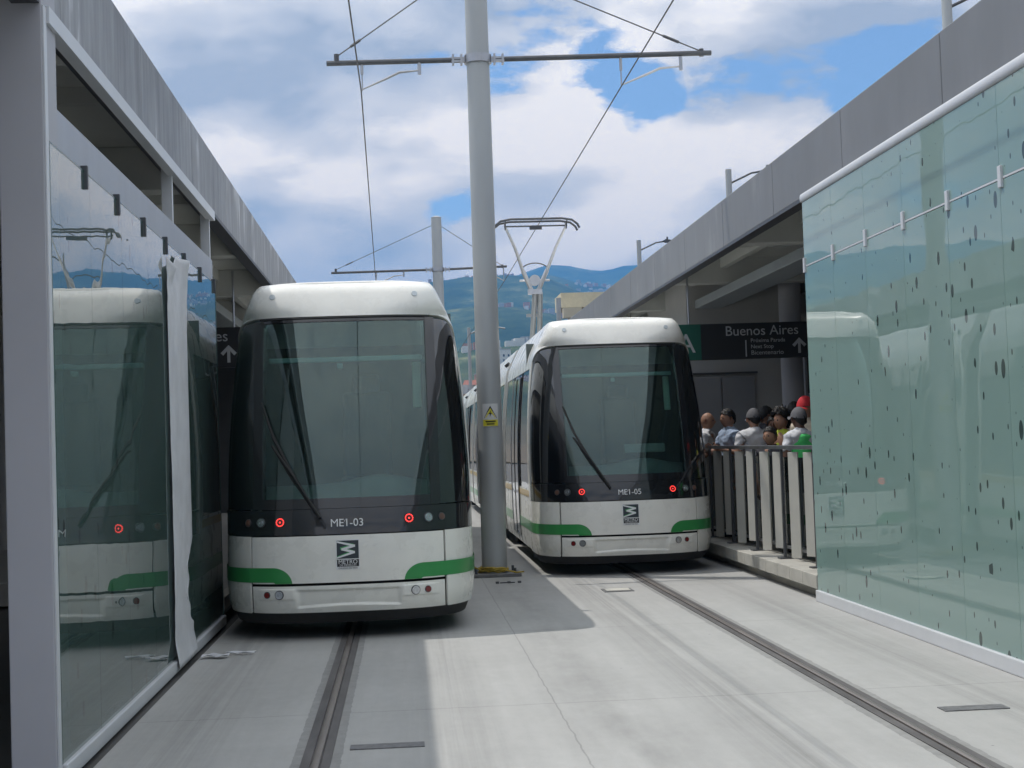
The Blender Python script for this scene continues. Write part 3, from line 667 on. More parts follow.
# ============================================================ STATIONS
def canopy(side,x0,label,dz=0,y0=3.0,y1=36.0):
    t=empty('station_canopy',(x0,0,0),label,'canopy','platform canopies')
    s=side; W_=6.0
    def bx(mb,xa,xb,*r): 
        a,b=sorted((s*xa,s*xb)); mb.box(a,b,*r)
    n=0; y=y0
    jo=[y0+2.45*i for i in range(int((y1-y0)/2.45)+2)]
    for a,b in zip(jo,jo[1:]):
        k=MB(); bx(k,0,.10,a+.006,b-.006,3.84,4.40); k.build('fascia_panel',ZINC if s>0 else ZINCL,t,bevel=.008)
    k=MB(); bx(k,.02,.09,y0,y1,3.86,4.38); bx(k,-.004,.13,y0,y1,3.805,3.838); k.build('fascia_backing',DSTEEL,t)
    k=MB(); bx(k,.10,W_,y0,y1,4.24,4.36); k.build('soffit',SOFFIT,t)
    yb=[8.7,13.2,17.7,22.2,26.7,31.2,35.7]
    for q in yb:
        k=MB(); pts=[(.10,3.86),(.10,4.24),(W_,4.24),(W_,3.7),(3.4,3.7),(2.9,3.86)]; k.prism([(s*a,b) for a,b in pts],q-.14,q+.14); k.build('beam',BEAM,t,bevel=.01)
    for q0,q1 in zip(yb,yb[1:]):
        k=MB(); bx(k,.9,1.0,q0+.14,q1-.14,4.08,4.24); bx(k,3.3,3.4,q0+.14,q1-.14,4.08,4.24); bx(k,.10,W_,(q0+q1)/2-.05,(q0+q1)/2+.05,4.12,4.24); k.build('purlin',BEAM,t)
    k=MB(); bx(k,1.0,1.45,9 if s>0 else 9,y1,3.70,3.84); bx(k,1.55,1.62,9,y1,3.76,3.84); k.build('cable_tray',DUCT,t,bevel=.01)
    return t
canopy(1,3.90,'grey zinc clad platform canopy running along the right side')
canopy(-1,-1.72,'streaked grey zinc clad platform canopy running along the left side')
def glasswall(side,x0,ya,yb,label,gm,top,pitch=.93,y_end_panels=None):
    t=empty('glass_wall',(x0,0,0),label,'glass wall','glass screen walls')
    s=side
    def bx(mb,xa,xb,*r): 
        a,b=sorted((s*xa,s*xb)); mb.box(a,b,*r)
    k=MB(); bx(k,-.025,.06,ya,yb,.0,.085 if s<0 else .105); k.build('sill',WMET,t,bevel=.008)
    k=MB(); 
    z0,z1=(3.75,3.83) if s>0 else (3.73,3.815)
    pts=[]
    for i in range(9):
        q=R(-90+180*i/8); pts.append((.0-.016*math.cos(q),(z0+z1)/2+(z1-z0)/2*math.sin(q)))
    pts+=[(.08,z1),(.08,z0)]
    if s<0: pts=[(-.012,z0),(-.012,z1),(.06,z1),(.06,z0)]
    k.prism([(s*a,b) for a,b in pts],ya,yb+.02); k.build('top_rail',WMET,t,smooth=True,ang=40)
    ys=[]; y=yb
    while y>ya+.1: ys.append(y); y-=pitch
    ys.append(ya)
    for y1,y0 in zip(ys,ys[1:]):
        k=MB(); bx(k,.0,.014,y0+.002,y1-.002,.085 if s<0 else .105,3.13); p=k.build('glass_panel',gm,t)
        if s<0 :
            k=MB(); bx(k,-.001,.015,y0+.003,y1-.003,3.130,3.140); k.build('panel_edge',GLEDGE,p)
        if s>0:
            k=MB(); bx(k,.0,.014,y0+.002,y1-.002,3.15,3.745); k.build('glass_panel',gm,t)
        k=MB(); c=y1-.12 if s<0 else y1-.03; bx(k,-.018,.03,c-(.014 if s<0 else .026),c+(.014 if s<0 else .026),3.04 if s<0 else 3.08,3.17 if s<0 else 3.22); k.build('clip',DSTEEL if s<0 else WMET,t,bevel=.004)
    if s>0:
        k=MB(); bx(k,-.002,.02,ya,yb,3.135,3.148); k.build('joint_strip',WMET,t)
    else:
        k=MB(); bx(k,.02,.10,ya,yb,3.0,3.36); k.build('infill_band',LAVB,t,bevel=.005)
        k=MB(); bx(k,.16,.22,ya,yb,3.36,3.40); k.build('rear_ledge',DSTEEL,t)
        for q in(11.72,13.95):
            k=MB(); bx(k,.03,.11,q-.02,q+.03,3.36,3.80); k.build('post',WMET,t)
        k=MB(); bx(k,-.003,.03,yb-.010,yb+.005,.085,3.14); k.build('end_edge',GLEDGE,t)
        k=MB(); bx(k,-.001,.018,ya-.008,ya+.004,.085,3.14); k.build('end_edge',GLEDGE,t)
    return t
LAVB=mat('pale_zinc_band',(.40,.42,.46),.45,.4,.08,2,stretch=(1,2,.4))
glasswall(1,3.82,4.2,13.86,'milky green glass wall with dark drop spots on the right, facing the track',GLASS_R,3.75)
glasswall(-1,-1.70,7.50,14.02,'dark reflecting green glass wall on the left beside the nearer tram',GLASS_L,3.75)
# inner supports of the right wall
k=MB()
for yy in(4.8,9.4,13.9):
    k.box(4.12,4.26,yy-.07,yy+.07,0,4.2)
# left end column
k=MB(); k.box(-1.925,-1.708,7.42,7.72,0,4.05); o=k.build('end_column',LAV,bevel=.006); tag(o,'lavender grey end column standing before the left glass wall','column')
k=MB(); k.box(-1.707,-1.700,7.43,7.49,0,3.80); o=k.build('trim',WMET,o)
# rear wall & inside of both stations
def room(side,x0,label):
    t=empty('station_hall',(x0,0,0),label,'station hall'); s=side
    def bx(mb,xa,xb,*r): 
        a,b=sorted((s*xa,s*xb)); mb.box(a,b,*r)
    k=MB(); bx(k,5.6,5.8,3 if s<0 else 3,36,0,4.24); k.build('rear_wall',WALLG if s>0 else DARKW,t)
    for q in (5.2,9.7,14.2,18.7,23.2,27.7,32.2):
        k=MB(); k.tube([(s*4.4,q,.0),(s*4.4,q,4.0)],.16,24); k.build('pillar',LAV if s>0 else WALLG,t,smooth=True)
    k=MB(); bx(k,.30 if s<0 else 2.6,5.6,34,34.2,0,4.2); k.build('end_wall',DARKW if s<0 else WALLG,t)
    return t
room(1,3.9,'grey walled station hall behind the right platform')
room(-1,-1.72,'dark station hall behind the left glass wall')
# platforms
def platform(name,xa,xb,ya,yb,side):
    k=MB(); k.box(xa,xb,ya,yb,.0,.235); tag(k.build(name,PLAT),kind='structure')
platform('platform_right',4.10,9.7,-2,36,1)
platform('platform_left',-3.2,-1.80,14.1,36,-1)
platform('platform_left',-7.5,-3.202,16.7,36,-1)
k=MB(); k.box(-7.5,-3.21,16.62,16.698,.0,.245); tag(k.build('kerb_left',mat('white_nosing',(.6,.6,.58),.7)),kind='structure')
k=MB(); k.box(-1.798,-1.70,14.1,36,.12,.235); tag(k.build('kerb_left',KERB),kind='structure')
k=MB()
yy=13.88
k.box(3.93,4.098,13.87,36,.0,.11)
while yy<36:
    k.box(3.815,4.40,yy+.003,yy+.497,.105,.240+.002*((int(yy*2))%3)); yy+=.5
o=k.build('kerb_right',KERB,bevel=.008); tag(o,kind='structure')
# ticket block and info boards behind the right platform
t=empty('equipment_room',(0,0,0),'grey panelled equipment room with steel doors under the right canopy','equipment room')
k=MB(); k.box(4.75,6.45,24.6,28.5,.235,4.2); k.build('wall',WALLG,t)
for x0_,x1_,mt in((4.80,5.28,WALLG),(5.30,5.85,WALLG)):
    k=MB(); k.box(x0_,x1_,24.56,24.598,.3,2.55); d=k.build('door',mat('steel_door',(.30,.31,.33),.5,.1,.04,3),t,bevel=.004); k=MB(); k.box(x1_-.09,x1_-.06,24.52,24.56,1.2,1.4); k.build('handle',DSTEEL,d)
k=MB(); k.box(4.78,5.90,24.55,24.60,2.60,2.63); k.build('ledge',DSTEEL,t)
k=MB(); k.tube([(6.05,22.9,.235),(6.05,22.9,4.0)],.17,24); o=k.build('round_column',LAV,smooth=True); tag(o,'round grey column behind the waiting passengers under the hanging sign','column')
t=empty('notice_board',(6.55,23.2,0),'tall grey notice board with dark panel right of the round column','notice board')
k=MB(); k.box(-.22,.28,0,.1,.235,3.0); k.build('panel',LAV,t,bevel=.01); k=MB(); k.box(-.18,.05,-.012,0,2.2,2.85); k.build('dark_poster',SIGNB,t); k=MB()
for i in range(7): k.box(-.15,.02,-.016,-.012,2.28+.07*i,2.295+.07*i)
k.build('poster_lines',LETG,t)
t=empty('shop_sign',(7.0,24.0,0),'pale wall sign with white lettering and a blue strip right of the notice board','sign')
k=MB(); k.box(-.35,1.2,0,.1,1.0,2.55); k.build('panel',mat('beige_panel',(.32,.31,.27),.6),t); k=MB(); k.box(-.35,1.2,-.02,-.001,2.55,3.1); k.build('blue_strip',mat('navy_strip',(.03,.06,.16),.5),t); k=MB()
text_mb(k,'LETI',.26,lambda x,y,z:(x+.42,-.01-z,2.05+y),bold=.02); text_mb(k,'DETRE',.26,lambda x,y,z:(x+.52,-.01-z,1.62+y),bold=.02)
k.build('lettering',LETW,t,fixn=False); k=MB(); k.box(-.3,1.2,-.01,.0,1.80,1.83); k.build('divider',SEAM,t)
# hanging direction signs
def hang_sign(x0,x1,y,z0,z1,label,left_green,tx,flip=False):
    t=empty('hanging_sign',(x0,y,z0),label,'sign','hanging direction signs'); w=x1-x0; h=z1-z0
    k=MB(); k.box(0,w,0,.12,0,h); k.build('sign_box',SIGNB,t,bevel=.01)
    for q in(.7,w-.25):
        k=MB(); k.tube([(q,.06,h),(q,.06,3.98-z0)],.015,8); k.build('hanger',STEEL,t)
    if left_green:
        k=MB(); k.box(.0,.86,-.006,.002,.0,h); k.build('green_field',SIGNG,t)
        k=MB(); text_mb(k,'TA',.40,lambda x,yy,z:(x+.52,-.008-z,h*.44+yy),bold=.02); k.build('green_lettering',LETG,t,fixn=False)
    k=MB()
    F=lambda ox,oz:(lambda x,yy,z:(x+ox,-.004-z,oz+yy))
    text_mb(k,'Buenos Aires',.205,F(tx+.745,h*.77),bold=.018,sx=1.0)
    text_mb(k,'Próxima Parada',.082,F(tx+.57,h*.50),bold=.012,align='LEFT',sx=1.0)
    text_mb(k,'Next Stop',.082,F(tx+.57,h*.33),align='LEFT',sx=1.0)
    text_mb(k,'Bicentenario',.092,F(tx+.57,h*.16),bold=.02,align='LEFT',sx=1.05)
    k.build('lettering',LETG,t,fixn=False)
    k=MB(); k.box(tx+.49,tx+.508,-.006,-.001,h*.06,h*.52); k.build('divider_line',LETG,t); k=MB()
    ax_,az=tx+1.30,h*.33
    k.prism([(ax_+.66*p,az+.66*q) for p,q in ((-.03,-.17),(.03,-.17),(.03,.06),(.11,-.03),(.16,.02),(0,.18),(-.16,.02),(-.11,-.03),(-.03,.06))],-.006,-.001); k.build('arrow_pictogram',LETG,t); k=MB()
    fx=tx+1.50
    k.box(fx,fx+.02,-.006,-.001,az-.13,az+.15); k.box(fx,fx+.22,-.006,-.001,az-.15,az-.13); k.box(fx,fx+.22,-.006,-.001,az+.15,az+.17); k.box(fx+.20,fx+.22,-.006,-.001,az-.13,az+.15)
    k.build('pictograms',LETG,t)
    return t
hang_sign(3.55,6.85,21.8,2.70,3.23,'black hanging sign with green end over the right platform reading Buenos Aires',True,1.03)
hang_sign(-4.9,-1.95,20.0,2.70,3.23,'black hanging sign in the dark left station reading Buenos Aires',False,1.33)

# loose protective film on the left wall
k=MB()
def film(u,v):
    z=.03+3.05*v; y=11.0+.95*u
    b=.008+.008*math.sin(u*5+v*3)*math.sin(v*7)+.008*noise.noise(Vector((u*3,v*5,1)))+.006*noise.noise(Vector((u*9,v*22,4)))
    if v>.93: b+=.05*(v-.93)/.07*math.sin(u*9)
    if u>.6 and .08<v<.28: y-=.30*((u-.6)/.4)**2*math.sin(math.pi*(v-.08)/.20)**.6*(1+.3*math.sin(v*90))
    b+=.03*max(0,(.06-v)/.06)
    topcut=.12*max(0,math.sin(u*5.2+.6))*max(0,(v-.9)/.1)
    return (-1.70+.012+max(.006,b),y+.03*math.sin(v*2.3),z-topcut*1.0)
k.grid(film,24,90)
o=k.build('protective_film',PLASTIC,smooth=True); tag(o,'strip of wrinkled white protective film hanging loose on the left glass wall','film')
sm=o.modifiers.new('thick','SOLIDIFY'); sm.thickness=.003
for i,(x,y,w,l,lab) in enumerate([(-1.50,11.72,.20,.10,'crumpled scrap of white film at the foot of the hanging strip'),(-1.32,11.85,.22,.03,'thin white shred of film on the concrete left of the tram')]):
    k=MB(); k.grid(lambda u,v:(x+(u-.5)*w+.02*v,y+(v-.5)*l+.02*math.sin(u*6),.012+.018*abs(math.sin(u*5+v*3+i))),12,5); o=k.build('film_scrap',PLASTIC,smooth=True); tag(o,lab,'film scrap'); sm=o.modifiers.new('thick','SOLIDIFY'); sm.thickness=.004

# fence on the right platform
t=empty('platform_fence',(4.03,0,.24),'steel fence of upright beige slats along the right platform edge','fence')
FY0,FY1=14.55,20.6
k=MB(); k.box(-.03,.03,FY0,FY1,1.17,1.21); k.build('top_rail',STEEL,t,bevel=.005)
k=MB(); k.box(.06,.085,FY0,FY1,.10,.13); k.build('bottom_rail',STEEL,t)
k=MB(); k.box(.10,.112,FY0,FY1,.12,1.08); k.build('glass_infill',GLASS_F,t)
yy=FY0+.12; i=0
while yy<FY1-.1:
    if i%2==0:
        k=MB(); k.box(-.012,.012,yy-.10,yy-.05,.0,1.17); k.box(-.07,.07,yy-.14,yy-.01,.0,.015); k.build('post',DSTEEL,t)
    k=MB(); z0=.04 if i%2 else .10
    k.rbox((.0,yy+.10,(z0+1.14)/2),(.016,.135,1.14-z0),rz=R(33)); k.build('slat',ALU,t,bevel=.003)
    yy+=.66 if i%2 else .60; i+=1

# ============================================================ CATENARY
def cat_pole(y,label,sign,L0=-1.82,L1=2.86):
    t=empty('catenary_pole',(1.035,y,0),label,'catenary pole','catenary poles between the tracks')
    k=MB(); k.tube([(0,0,.02),(0,0,.5),(0,0,7.6)],[.150,.149,.135],32); k.tube([(0,0,7.6),(0,0,7.64)],[.14,.05],32); k.build('shaft',POLE,t,smooth=True,ang=30)
    k=MB(); k.box(-.30,.30,-.26,.26,0,.04); bp=k.build('base_plate',COVER,t,bevel=.005)
    k=MB()
    for a_,b_ in((-.23,-.19),(.23,-.19),(.23,.19),(-.23,.19)): k.tube([(a_,b_,.03),(a_,b_,.10)],.016,6)
    k.build('bolts',DSTEEL,bp)
    zb=6.22
    k=MB(); k.tube([(L0,0,zb-.02),(-.19,0,zb)],.032,10); k.tube([(.19,0,zb),(L1,0,zb+.04)],.032,10); k.build('crossbar',DSTEEL,t,smooth=True)
    k=MB(); k.tube([(0,0,zb-.05),(0,0,zb+.05)],.165,24); k.box(-.32,-.14,-.03,.03,zb-.03,zb+.03); k.box(.14,.32,-.03,.03,zb-.03,zb+.03); 
    for q in(-.20,-.30,.20,.30): k.box(q-.012,q+.012,-.05,.05,zb-.06,zb+.06)
    k.build('clamp',STEEL,t)
    for e in(L0+.12,L1-.12):
        k=MB(); k.tube([(0,0,7.45),(e,0,zb+.06)],.008,6); q=Vector((e,0,zb+.06)).lerp(Vector((0,0,7.45)),.10); q2=Vector((e,0,zb+.06)).lerp(Vector((0,0,7.45)),.17); k.tube([q,q2],.018,6); k.tube([(e,0,zb),(e,0,zb+.09)],.03,8); k.build('stay_cable',DSTEEL,t)
    k=MB()
    # registration arms
    for (h_,w_) in ((-.71,-1.40),(2.48,1.74)) if sign else ((-.9,-1.62),(1.2,1.74)):
        k=MB(); k.tube([(h_,0,zb),(h_,0,zb-.17)],.022,8); d_=w_-h_
        k.tube([(h_,0,zb-.12),(h_+d_*.35,0,zb-.14),(h_+d_*.60,0,zb-.22),(h_+d_,0,zb-.34)],[.010,.016,.015,.008],8)
        k.tube([(w_,0,zb),(w_,0,zb-.16)],.018,6); k.tube([(w_,0,zb-.16),(w_,0,zb-.36)],.008,6); k.build('registration_arm',STEEL,t,smooth=True)
    if sign:
        sg=MB(); 
        def cyl(x,z,o): th=x/.152; return ((.152+o)*math.sin(th)+.0,-(.152+o)*math.cos(th),z)
        sg.grid(lambda u,v:cyl(-.095+.19*u,1.78+.27*v,.004),10,1); so_=sg.build('warning_sign',mat('sign_aluminium',(.55,.56,.56),.5),t,smooth=True)
        YEL=mat('warning_yellow',(.62,.56,.04),.5)
        q=MB(); n=8
        for j in range(n):
            v0,v1=j/n,(j+1)/n; h0=.08*(1-v0); h1=.08*(1-v1)
            q.add([cyl(-h0-.02*0,1.875+.15*v0,.006),cyl(h0,1.875+.15*v0,.006),cyl(h1,1.875+.15*v1,.006),cyl(-h1,1.875+.15*v1,.006)],[(0,1,2,3)])
        q.build('triangle_border',SEAM,so_)
        q=MB()
        for j in range(n):
            v0,v1=j/n,(j+1)/n; h0=.062*(1-v0); h1=.062*(1-v1)
            q.add([cyl(-h0,1.884+.115*v0,.008),cyl(h0,1.884+.115*v0,.008),cyl(h1,1.884+.115*v1,.008),cyl(-h1,1.884+.115*v1,.008)],[(0,1,2,3)])
        q.grid(lambda u,v:cyl(-.09+.18*u,1.785+.075*v,.006),8,1); q.build('yellow_field',YEL,so_)
        q=MB(); q.add([cyl(a_,b_,.010) for a_,b_ in((.006,1.975),(-.018,1.925),(-.002,1.928),(-.008,1.892),(.018,1.94),(.002,1.938))],[(0,1,2,5),(2,3,4,5)]); q.box(-.06,.06,-.163,-.158,1.832,1.848); q.box(-.045,.045,-.163,-.158,1.803,1.814); q.build('bolt_symbol',SEAM,so_)
    return t
cat_pole(17.95,'tall grey catenary pole between the two trams, yellow warning sign on it',True)
cat_pole(39.5,'distant grey catenary pole rising behind the nearer tram roof',False,-2.80,1.83)
# yellow rope round the first pole base
k=MB(); rp=[]
for i in range(60):
    a_=i*.62; rp.append((1.02+(.165+.02*math.sin(i*1.7))*math.cos(a_),17.95+(.165+.02*math.cos(i*1.3))*math.sin(a_),.055+.05*(i/60)+.012*math.sin(i*2.1)))
k.tube(rp,.010,6); k.tube([(.86,17.85,.08),(.72,17.70,.16),(.66,17.64,.22),(.70,17.6,.10)],.010,6); k.tube([(1.15,17.85,.07),(1.28,17.72,.05),(1.36,17.66,.06)],.010,6)
o=k.build('rope',mat('yellow_rope',(.50,.36,.06),.9,0,.3,40),smooth=True); tag(o,'frayed yellow rope tied round the foot of the near catenary pole','rope')
# anchor stubs
k=MB()
for q in(1.0,1.13,1.25): k.box(q-.018,q+.018,16.9,16.97,0,.022)
k.box(1.03,1.20,16.92,16.94,0,.012)
o=k.build('floor_bracket',DSTEEL); tag(o,'small dark iron bracket bolted to the ground before the near pole','bracket')
def wire(pts,label):
    k=MB(); k.tube(pts,.0085,6); o=k.build('contact_wire',WIRE,smooth=True); tag(o,label,'wire','overhead contact wires'); return o
wire([(-.50,-8,5.86),(-.38,17.95,5.86),(-.60,39.5,5.84),(-.4,75,5.86),(-.4,140,5.86)],'contact wire running above the left track')
wire([(2.78,-8,5.88),(2.77,17.95,5.86),(2.78,39.5,5.86),(2.6,75,5.86),(2.6,140,5.86)],'contact wire running above the right track')

# street lamps beyond the right canopy
def street_lamp(x,y,h,label,arm=1.2):
    t=empty('street_lamp',(x,y,0),label,'street lamp','street lamps beyond the right canopy')
    k=MB(); k.tube([(0,0,0),(0,0,h)],[.11,.095],16); k.build('post',POLE,t,smooth=True)
    k=MB(); k.tube([(0,0,h-.45),(arm*.6,0,h-.12),(arm,0,h-.05)],.03,8); am=k.build('arm',DSTEEL,t,smooth=True)
    k=MB(); k.prism([(arm-.2,h-.06),(arm-.05,h+.02),(arm+.35,h-.06),(arm+.38,h-.10),(arm-.05,h-.12)],-.12,.12); k.tube([(arm+.02,0,h),(arm+.02,0,h+.12)],.035,8); k.build('lamp_head',DSTEEL,t)
street_lamp(10.2,45.2,9.75,'street lamp with short arm above the middle of the right canopy')
street_lamp(10.15,62.5,9.95,'smallest street lamp, low above the right canopy by the hills')
street_lamp(10.42,27.2,9.9,'street lamp cut off at the top edge near the right corner')
k=MB(); k.tube([(-2.3,17.4,4.36),(-2.3,17.4,4.72)],.05,12); k.disc((-2.3,17.4,4.70),(0,0,1),.085,.05,16)
o=k.build('vent_pipe',mat('rust_red_pipe',(.16,.06,.05),.7),smooth=True); tag(o,'short rust red vent pipe on the left canopy roof','vent pipe')

# ============================================================ TOWN
WALLC=[mat('brick_wall_a',(.30,.13,.08),.9,0,.25,1.5),mat('brick_wall_b',(.36,.19,.12),.9,0,.25,1.5),mat('cream_wall',(.50,.46,.36),.85,0,.1,1),mat('white_wall',(.58,.58,.55),.85,0,.1,1),mat('grey_wall',(.32,.33,.34),.85,0,.1,1)]
ROOFC=mat('clay_roof',(.24,.09,.055),.9,0,.25,3); SHEET=mat('sheet_roof',(.36,.36,.36),.6,0,.15,2)
WIN=mat('window_dark',(.03,.04,.05),.2)
def house(x,y,w,d,h,wm,flat,label,cat='house',base=None,rz=0,name='house'):
    z=terrain_h(x,y)-1.5 if base is None else base
    t=empty(name,(x,y,z),label,cat,'houses on the slope behind the trams',rz)
    k=MB(); k.box(-w/2,w/2,-d/2,d/2,0,h); k.build('wall',wm,t)
    k=MB()
    if flat: k.box(-w/2-.2,w/2+.2,-d/2-.2,d/2+.2,h,h+.35); k.box(-w*.2,w*.05,-.2*d,.2*d,h+.35,h+1.6)
    else: k.prism([(-d/2-.5,h),(d/2+.5,h),(0,h+d*.22)],-w/2-.4,w/2+.4,plane='yz')
    k.build('roof',SHEET if flat else ROOFC,t)
    nf=max(1,int((h-1.5)/2.8)); nc=max(2,int(w/2.6))
    for f_ in range(nf):
        for c in range(nc):
            xx=-w/2+w*(c+.5)/nc; zz=2.2+f_*2.8
            k=MB(); k.box(xx-.5,xx+.5,-d/2-.06,-d/2+.02,zz,zz+1.3); k.build('window',WIN,t)
hz=random.Random(5)
kinds=['brick house','small brick house','cream house','white house','grey house']
combos=[(0,0,2),(1,0,3),(0,1,2),(2,0,2),(4,0,4),(1,1,2),(0,0,4),(3,0,2),(0,1,3),(1,0,2),(2,1,3),(4,1,2),(0,0,3),(3,1,2),(1,1,3),(2,0,3),(1,0,4),(3,0,3)]
for (r0,px),(wi,roof,st) in zip([(232,470),(245,462),(262,494),(300,478),(330,466),(335,500),(380,460),(395,473),(410,495),(470,464),(480,486),(520,500),(560,462),(590,478),(640,496),(700,468),(740,488),(820,503)],combos):
    az=(px-404)/1500; x=r0*az; w=hz.uniform(8,13)
    cols=['red brick','orange brick','cream walled','white walled','grey walled'][wi]
    house(x,r0,w,8,2.8*st+.6,WALLC[wi],roof==0,f"{cols} house of {['','','two','three','four'][st]} storeys, {'flat grey' if roof==0 else 'clay tiled'} roof by the near pole",rz=hz.uniform(-.3,.3))
# larger building right: cream roof slab, brick wall, green awning
t=empty('corner_building',(0,0,0),'brick building with cream roof slab and green front beyond the right canopy','building')
BY=80.
k=MB(); k.box(9.3,24,BY,BY+2.6,0,8.68); k.build('wall',WALLC[0],t)
k=MB(); k.box(8.6,24.5,BY-.6,BY+2.6,8.70,9.5); k.build('roof_slab',mat('cream_slab',(.62,.56,.40),.8),t)
k=MB(); k.box(8.62,9.6,BY-1.4,BY-.8,8.1,8.62); k.build('sign_panel',WALLC[2],t)
k=MB(); k.box(8.95,9.6,BY-.9,BY-.02,0,8.05); k.build('green_front',mat('leaf_green_paint',(.10,.26,.06),.7),t)
k=MB(); k.tube([(8.2,BY-3,0),(8.2,BY-3,9.0)],.13,12); o=k.build('utility_pole',POLE,smooth=True); tag(o,'plain grey utility pole beside the cream roofed building','pole')
k=MB(); k.tube([(4.1,90,0),(4.1,90,8.6)],.10,10); k.tube([(4.1,90,8.2),(5.2,90,8.7),(6.3,90,8.5)],.05,8); o=k.build('lamp_post',POLE,smooth=True); tag(o,'far lamp post with curved arm showing beside the near catenary pole','street lamp')
# buildings behind the camera, seen only in the reflections
for x,y,w,h,i in((-14,-40,16,9,3),(3,-48,15,7,1),(19,-42,14,11,2)):
    house(x,y,w,8,h,WALLC[i],True,f"{['','orange brick','cream','white'][i]} block behind the camera, seen only in reflections",base=0,rz=math.pi,name='street_house')
# speckle of far-off neighbourhoods on the slopes
k=MB(); hz=random.Random(9)
for _ in range(4200):
    az=hz.uniform(-.12,.30); r_=hz.uniform(900,3500); x=r_*math.sin(az); y=r_*math.cos(az)
    if noise.noise(Vector((x/260,y/420,3)))<.05: continue
    z=terrain_h(x,y); w=hz.uniform(4,8); hh=hz.uniform(3,6); k.mi=hz.randrange(3); k.box(x-w/2,x+w/2,y-5,y+5,z-3,z+hh)
o=k.build('far_neighbourhood',[WALLC[3],WALLC[1],WALLC[4]],fixn=False); tag(o,'speckle of far houses on the hill slopes','houses',kind='stuff')

# ============================================================ PEOPLE
SKINS={'a':mat('skin_brown',(.26,.13,.08),.55,0,.06,8),'b':mat('skin_tan',(.38,.21,.14),.55,0,.06,8),'c':mat('skin_dark',(.12,.06,.04),.5,0,.06,8)}
HAIR=mat('black_hair',(.012,.010,.009),.6,0,.3,40); 
def cloth(nm,c): return mat(nm,c,.85,0,.10,14,bump=.4,bscale=22)
def skin_mesh(name,joints,edges,mt,parent,root=0,sub=2,extra=None,fold=0):
    me=bpy.data.meshes.new(name); me.from_pydata([j[0] for j in joints],edges,[]); o=bpy.data.objects.new(name,me); COL.objects.link(o)
    a=o.modifiers.new('s','SKIN'); a.use_smooth_shade=True
    sv=me.skin_vertices[0].data
    for i,j in enumerate(joints):
        r=j[1]; sv[i].radius=(r if isinstance(r,tuple) else (r,r)); sv[i].use_root=(i==root)
    b=o.modifiers.new('sub','SUBSURF'); b.levels=sub; b.render_levels=sub
    dg=bpy.context.evaluated_depsgraph_get(); dg.update()
    m2=bpy.data.meshes.new_from_object(o.evaluated_get(dg)); m2.name=name
    bpy.data.objects.remove(o)
    if extra:   # join more geometry (the head) into the same body mesh
        bm=bmesh.new(); bm.from_mesh(m2); v0=[bm.verts.new(p) for p in extra.v]
        for f in extra.f:
            try: bm.faces.new([v0[i] for i in f])
            except Exception: pass
        bmesh.ops.recalc_face_normals(bm,faces=bm.faces); bm.to_mesh(m2); bm.free()
    if fold:
        sd_=rng.uniform(0,50)
        for v_ in m2.vertices:
            c_=v_.co; v_.co=c_+v_.normal*fold*(noise.noise(Vector((c_.x*11+sd_,c_.y*11,c_.z*22)))+.6*noise.noise(Vector((c_.x*30,c_.y*30+sd_,c_.z*16)))-.2)
    m2.materials.clear(); m2.materials.append(mt); m2.polygons.foreach_set('use_smooth',[True]*len(m2.polygons))
    o=bpy.data.objects.new(name,m2); COL.objects.link(o); o.parent=parent; return o
def head_pts(c,yaw,pitch,s=1.0):
    """head with brow, eye sockets, nose, lips, chin and ears; faces -Y before turning"""
    M=Matrix.Rotation(yaw,3,'Z')@Matrix.Rotation(pitch,3,'X'); mb=MB(); c=Vector(c)
    nu,nv=32,24
    def base(u,v):
        th=2*math.pi*u; ph=math.pi*v
        x=math.sin(ph)*math.sin(th); y=-math.sin(ph)*math.cos(th); z=math.cos(ph)
        w=.078*(1-.20*max(0,-z)**1.5); X=x*w; Y=y*(.098 if y>0 else .092); Z=z*.118
        if z<-.2: X*=1-.22*(-z-.2); 
        if y<0:
            fr=max(0,-y)**3
            Y-=fr*.026*math.exp(-((x/.17)**2))*math.exp(-((z+.12)/.22)**2)   # nose
            Y+=fr*.012*(math.exp(-(((abs(x)-.36)/.16)**2))*math.exp(-((z-.08)/.13)**2)) # sockets
            Y-=fr*.006*math.exp(-((z-.26)/.10)**2)*math.exp(-(x/.5)**2)        # brow
            Y-=fr*.008*math.exp(-((z+.48)/.09)**2)*math.exp(-(x/.28)**2)       # lips
            Y-=fr*.010*math.exp(-((z+.80)/.15)**2)*math.exp(-(x/.3)**2)        # chin
        return Vector((X,Y,Z))*s
    mb.grid(lambda u,v:c+M@base(u,v),nu,nv)
    for sd in(-1,1):
        def ear(u,v,sd=sd):
            a=2*math.pi*u; r=(.5+.5*math.cos(math.pi*v)); q=Vector((sd*(.074+.016*math.sin(math.pi*v)+.004),.008+.020*math.cos(a)*math.sin(math.pi*v),-.005+.034*math.sin(a)*math.sin(math.pi*v)))
            return c+M@(q*s)
        mb.grid(ear,12,6)
    return mb,M
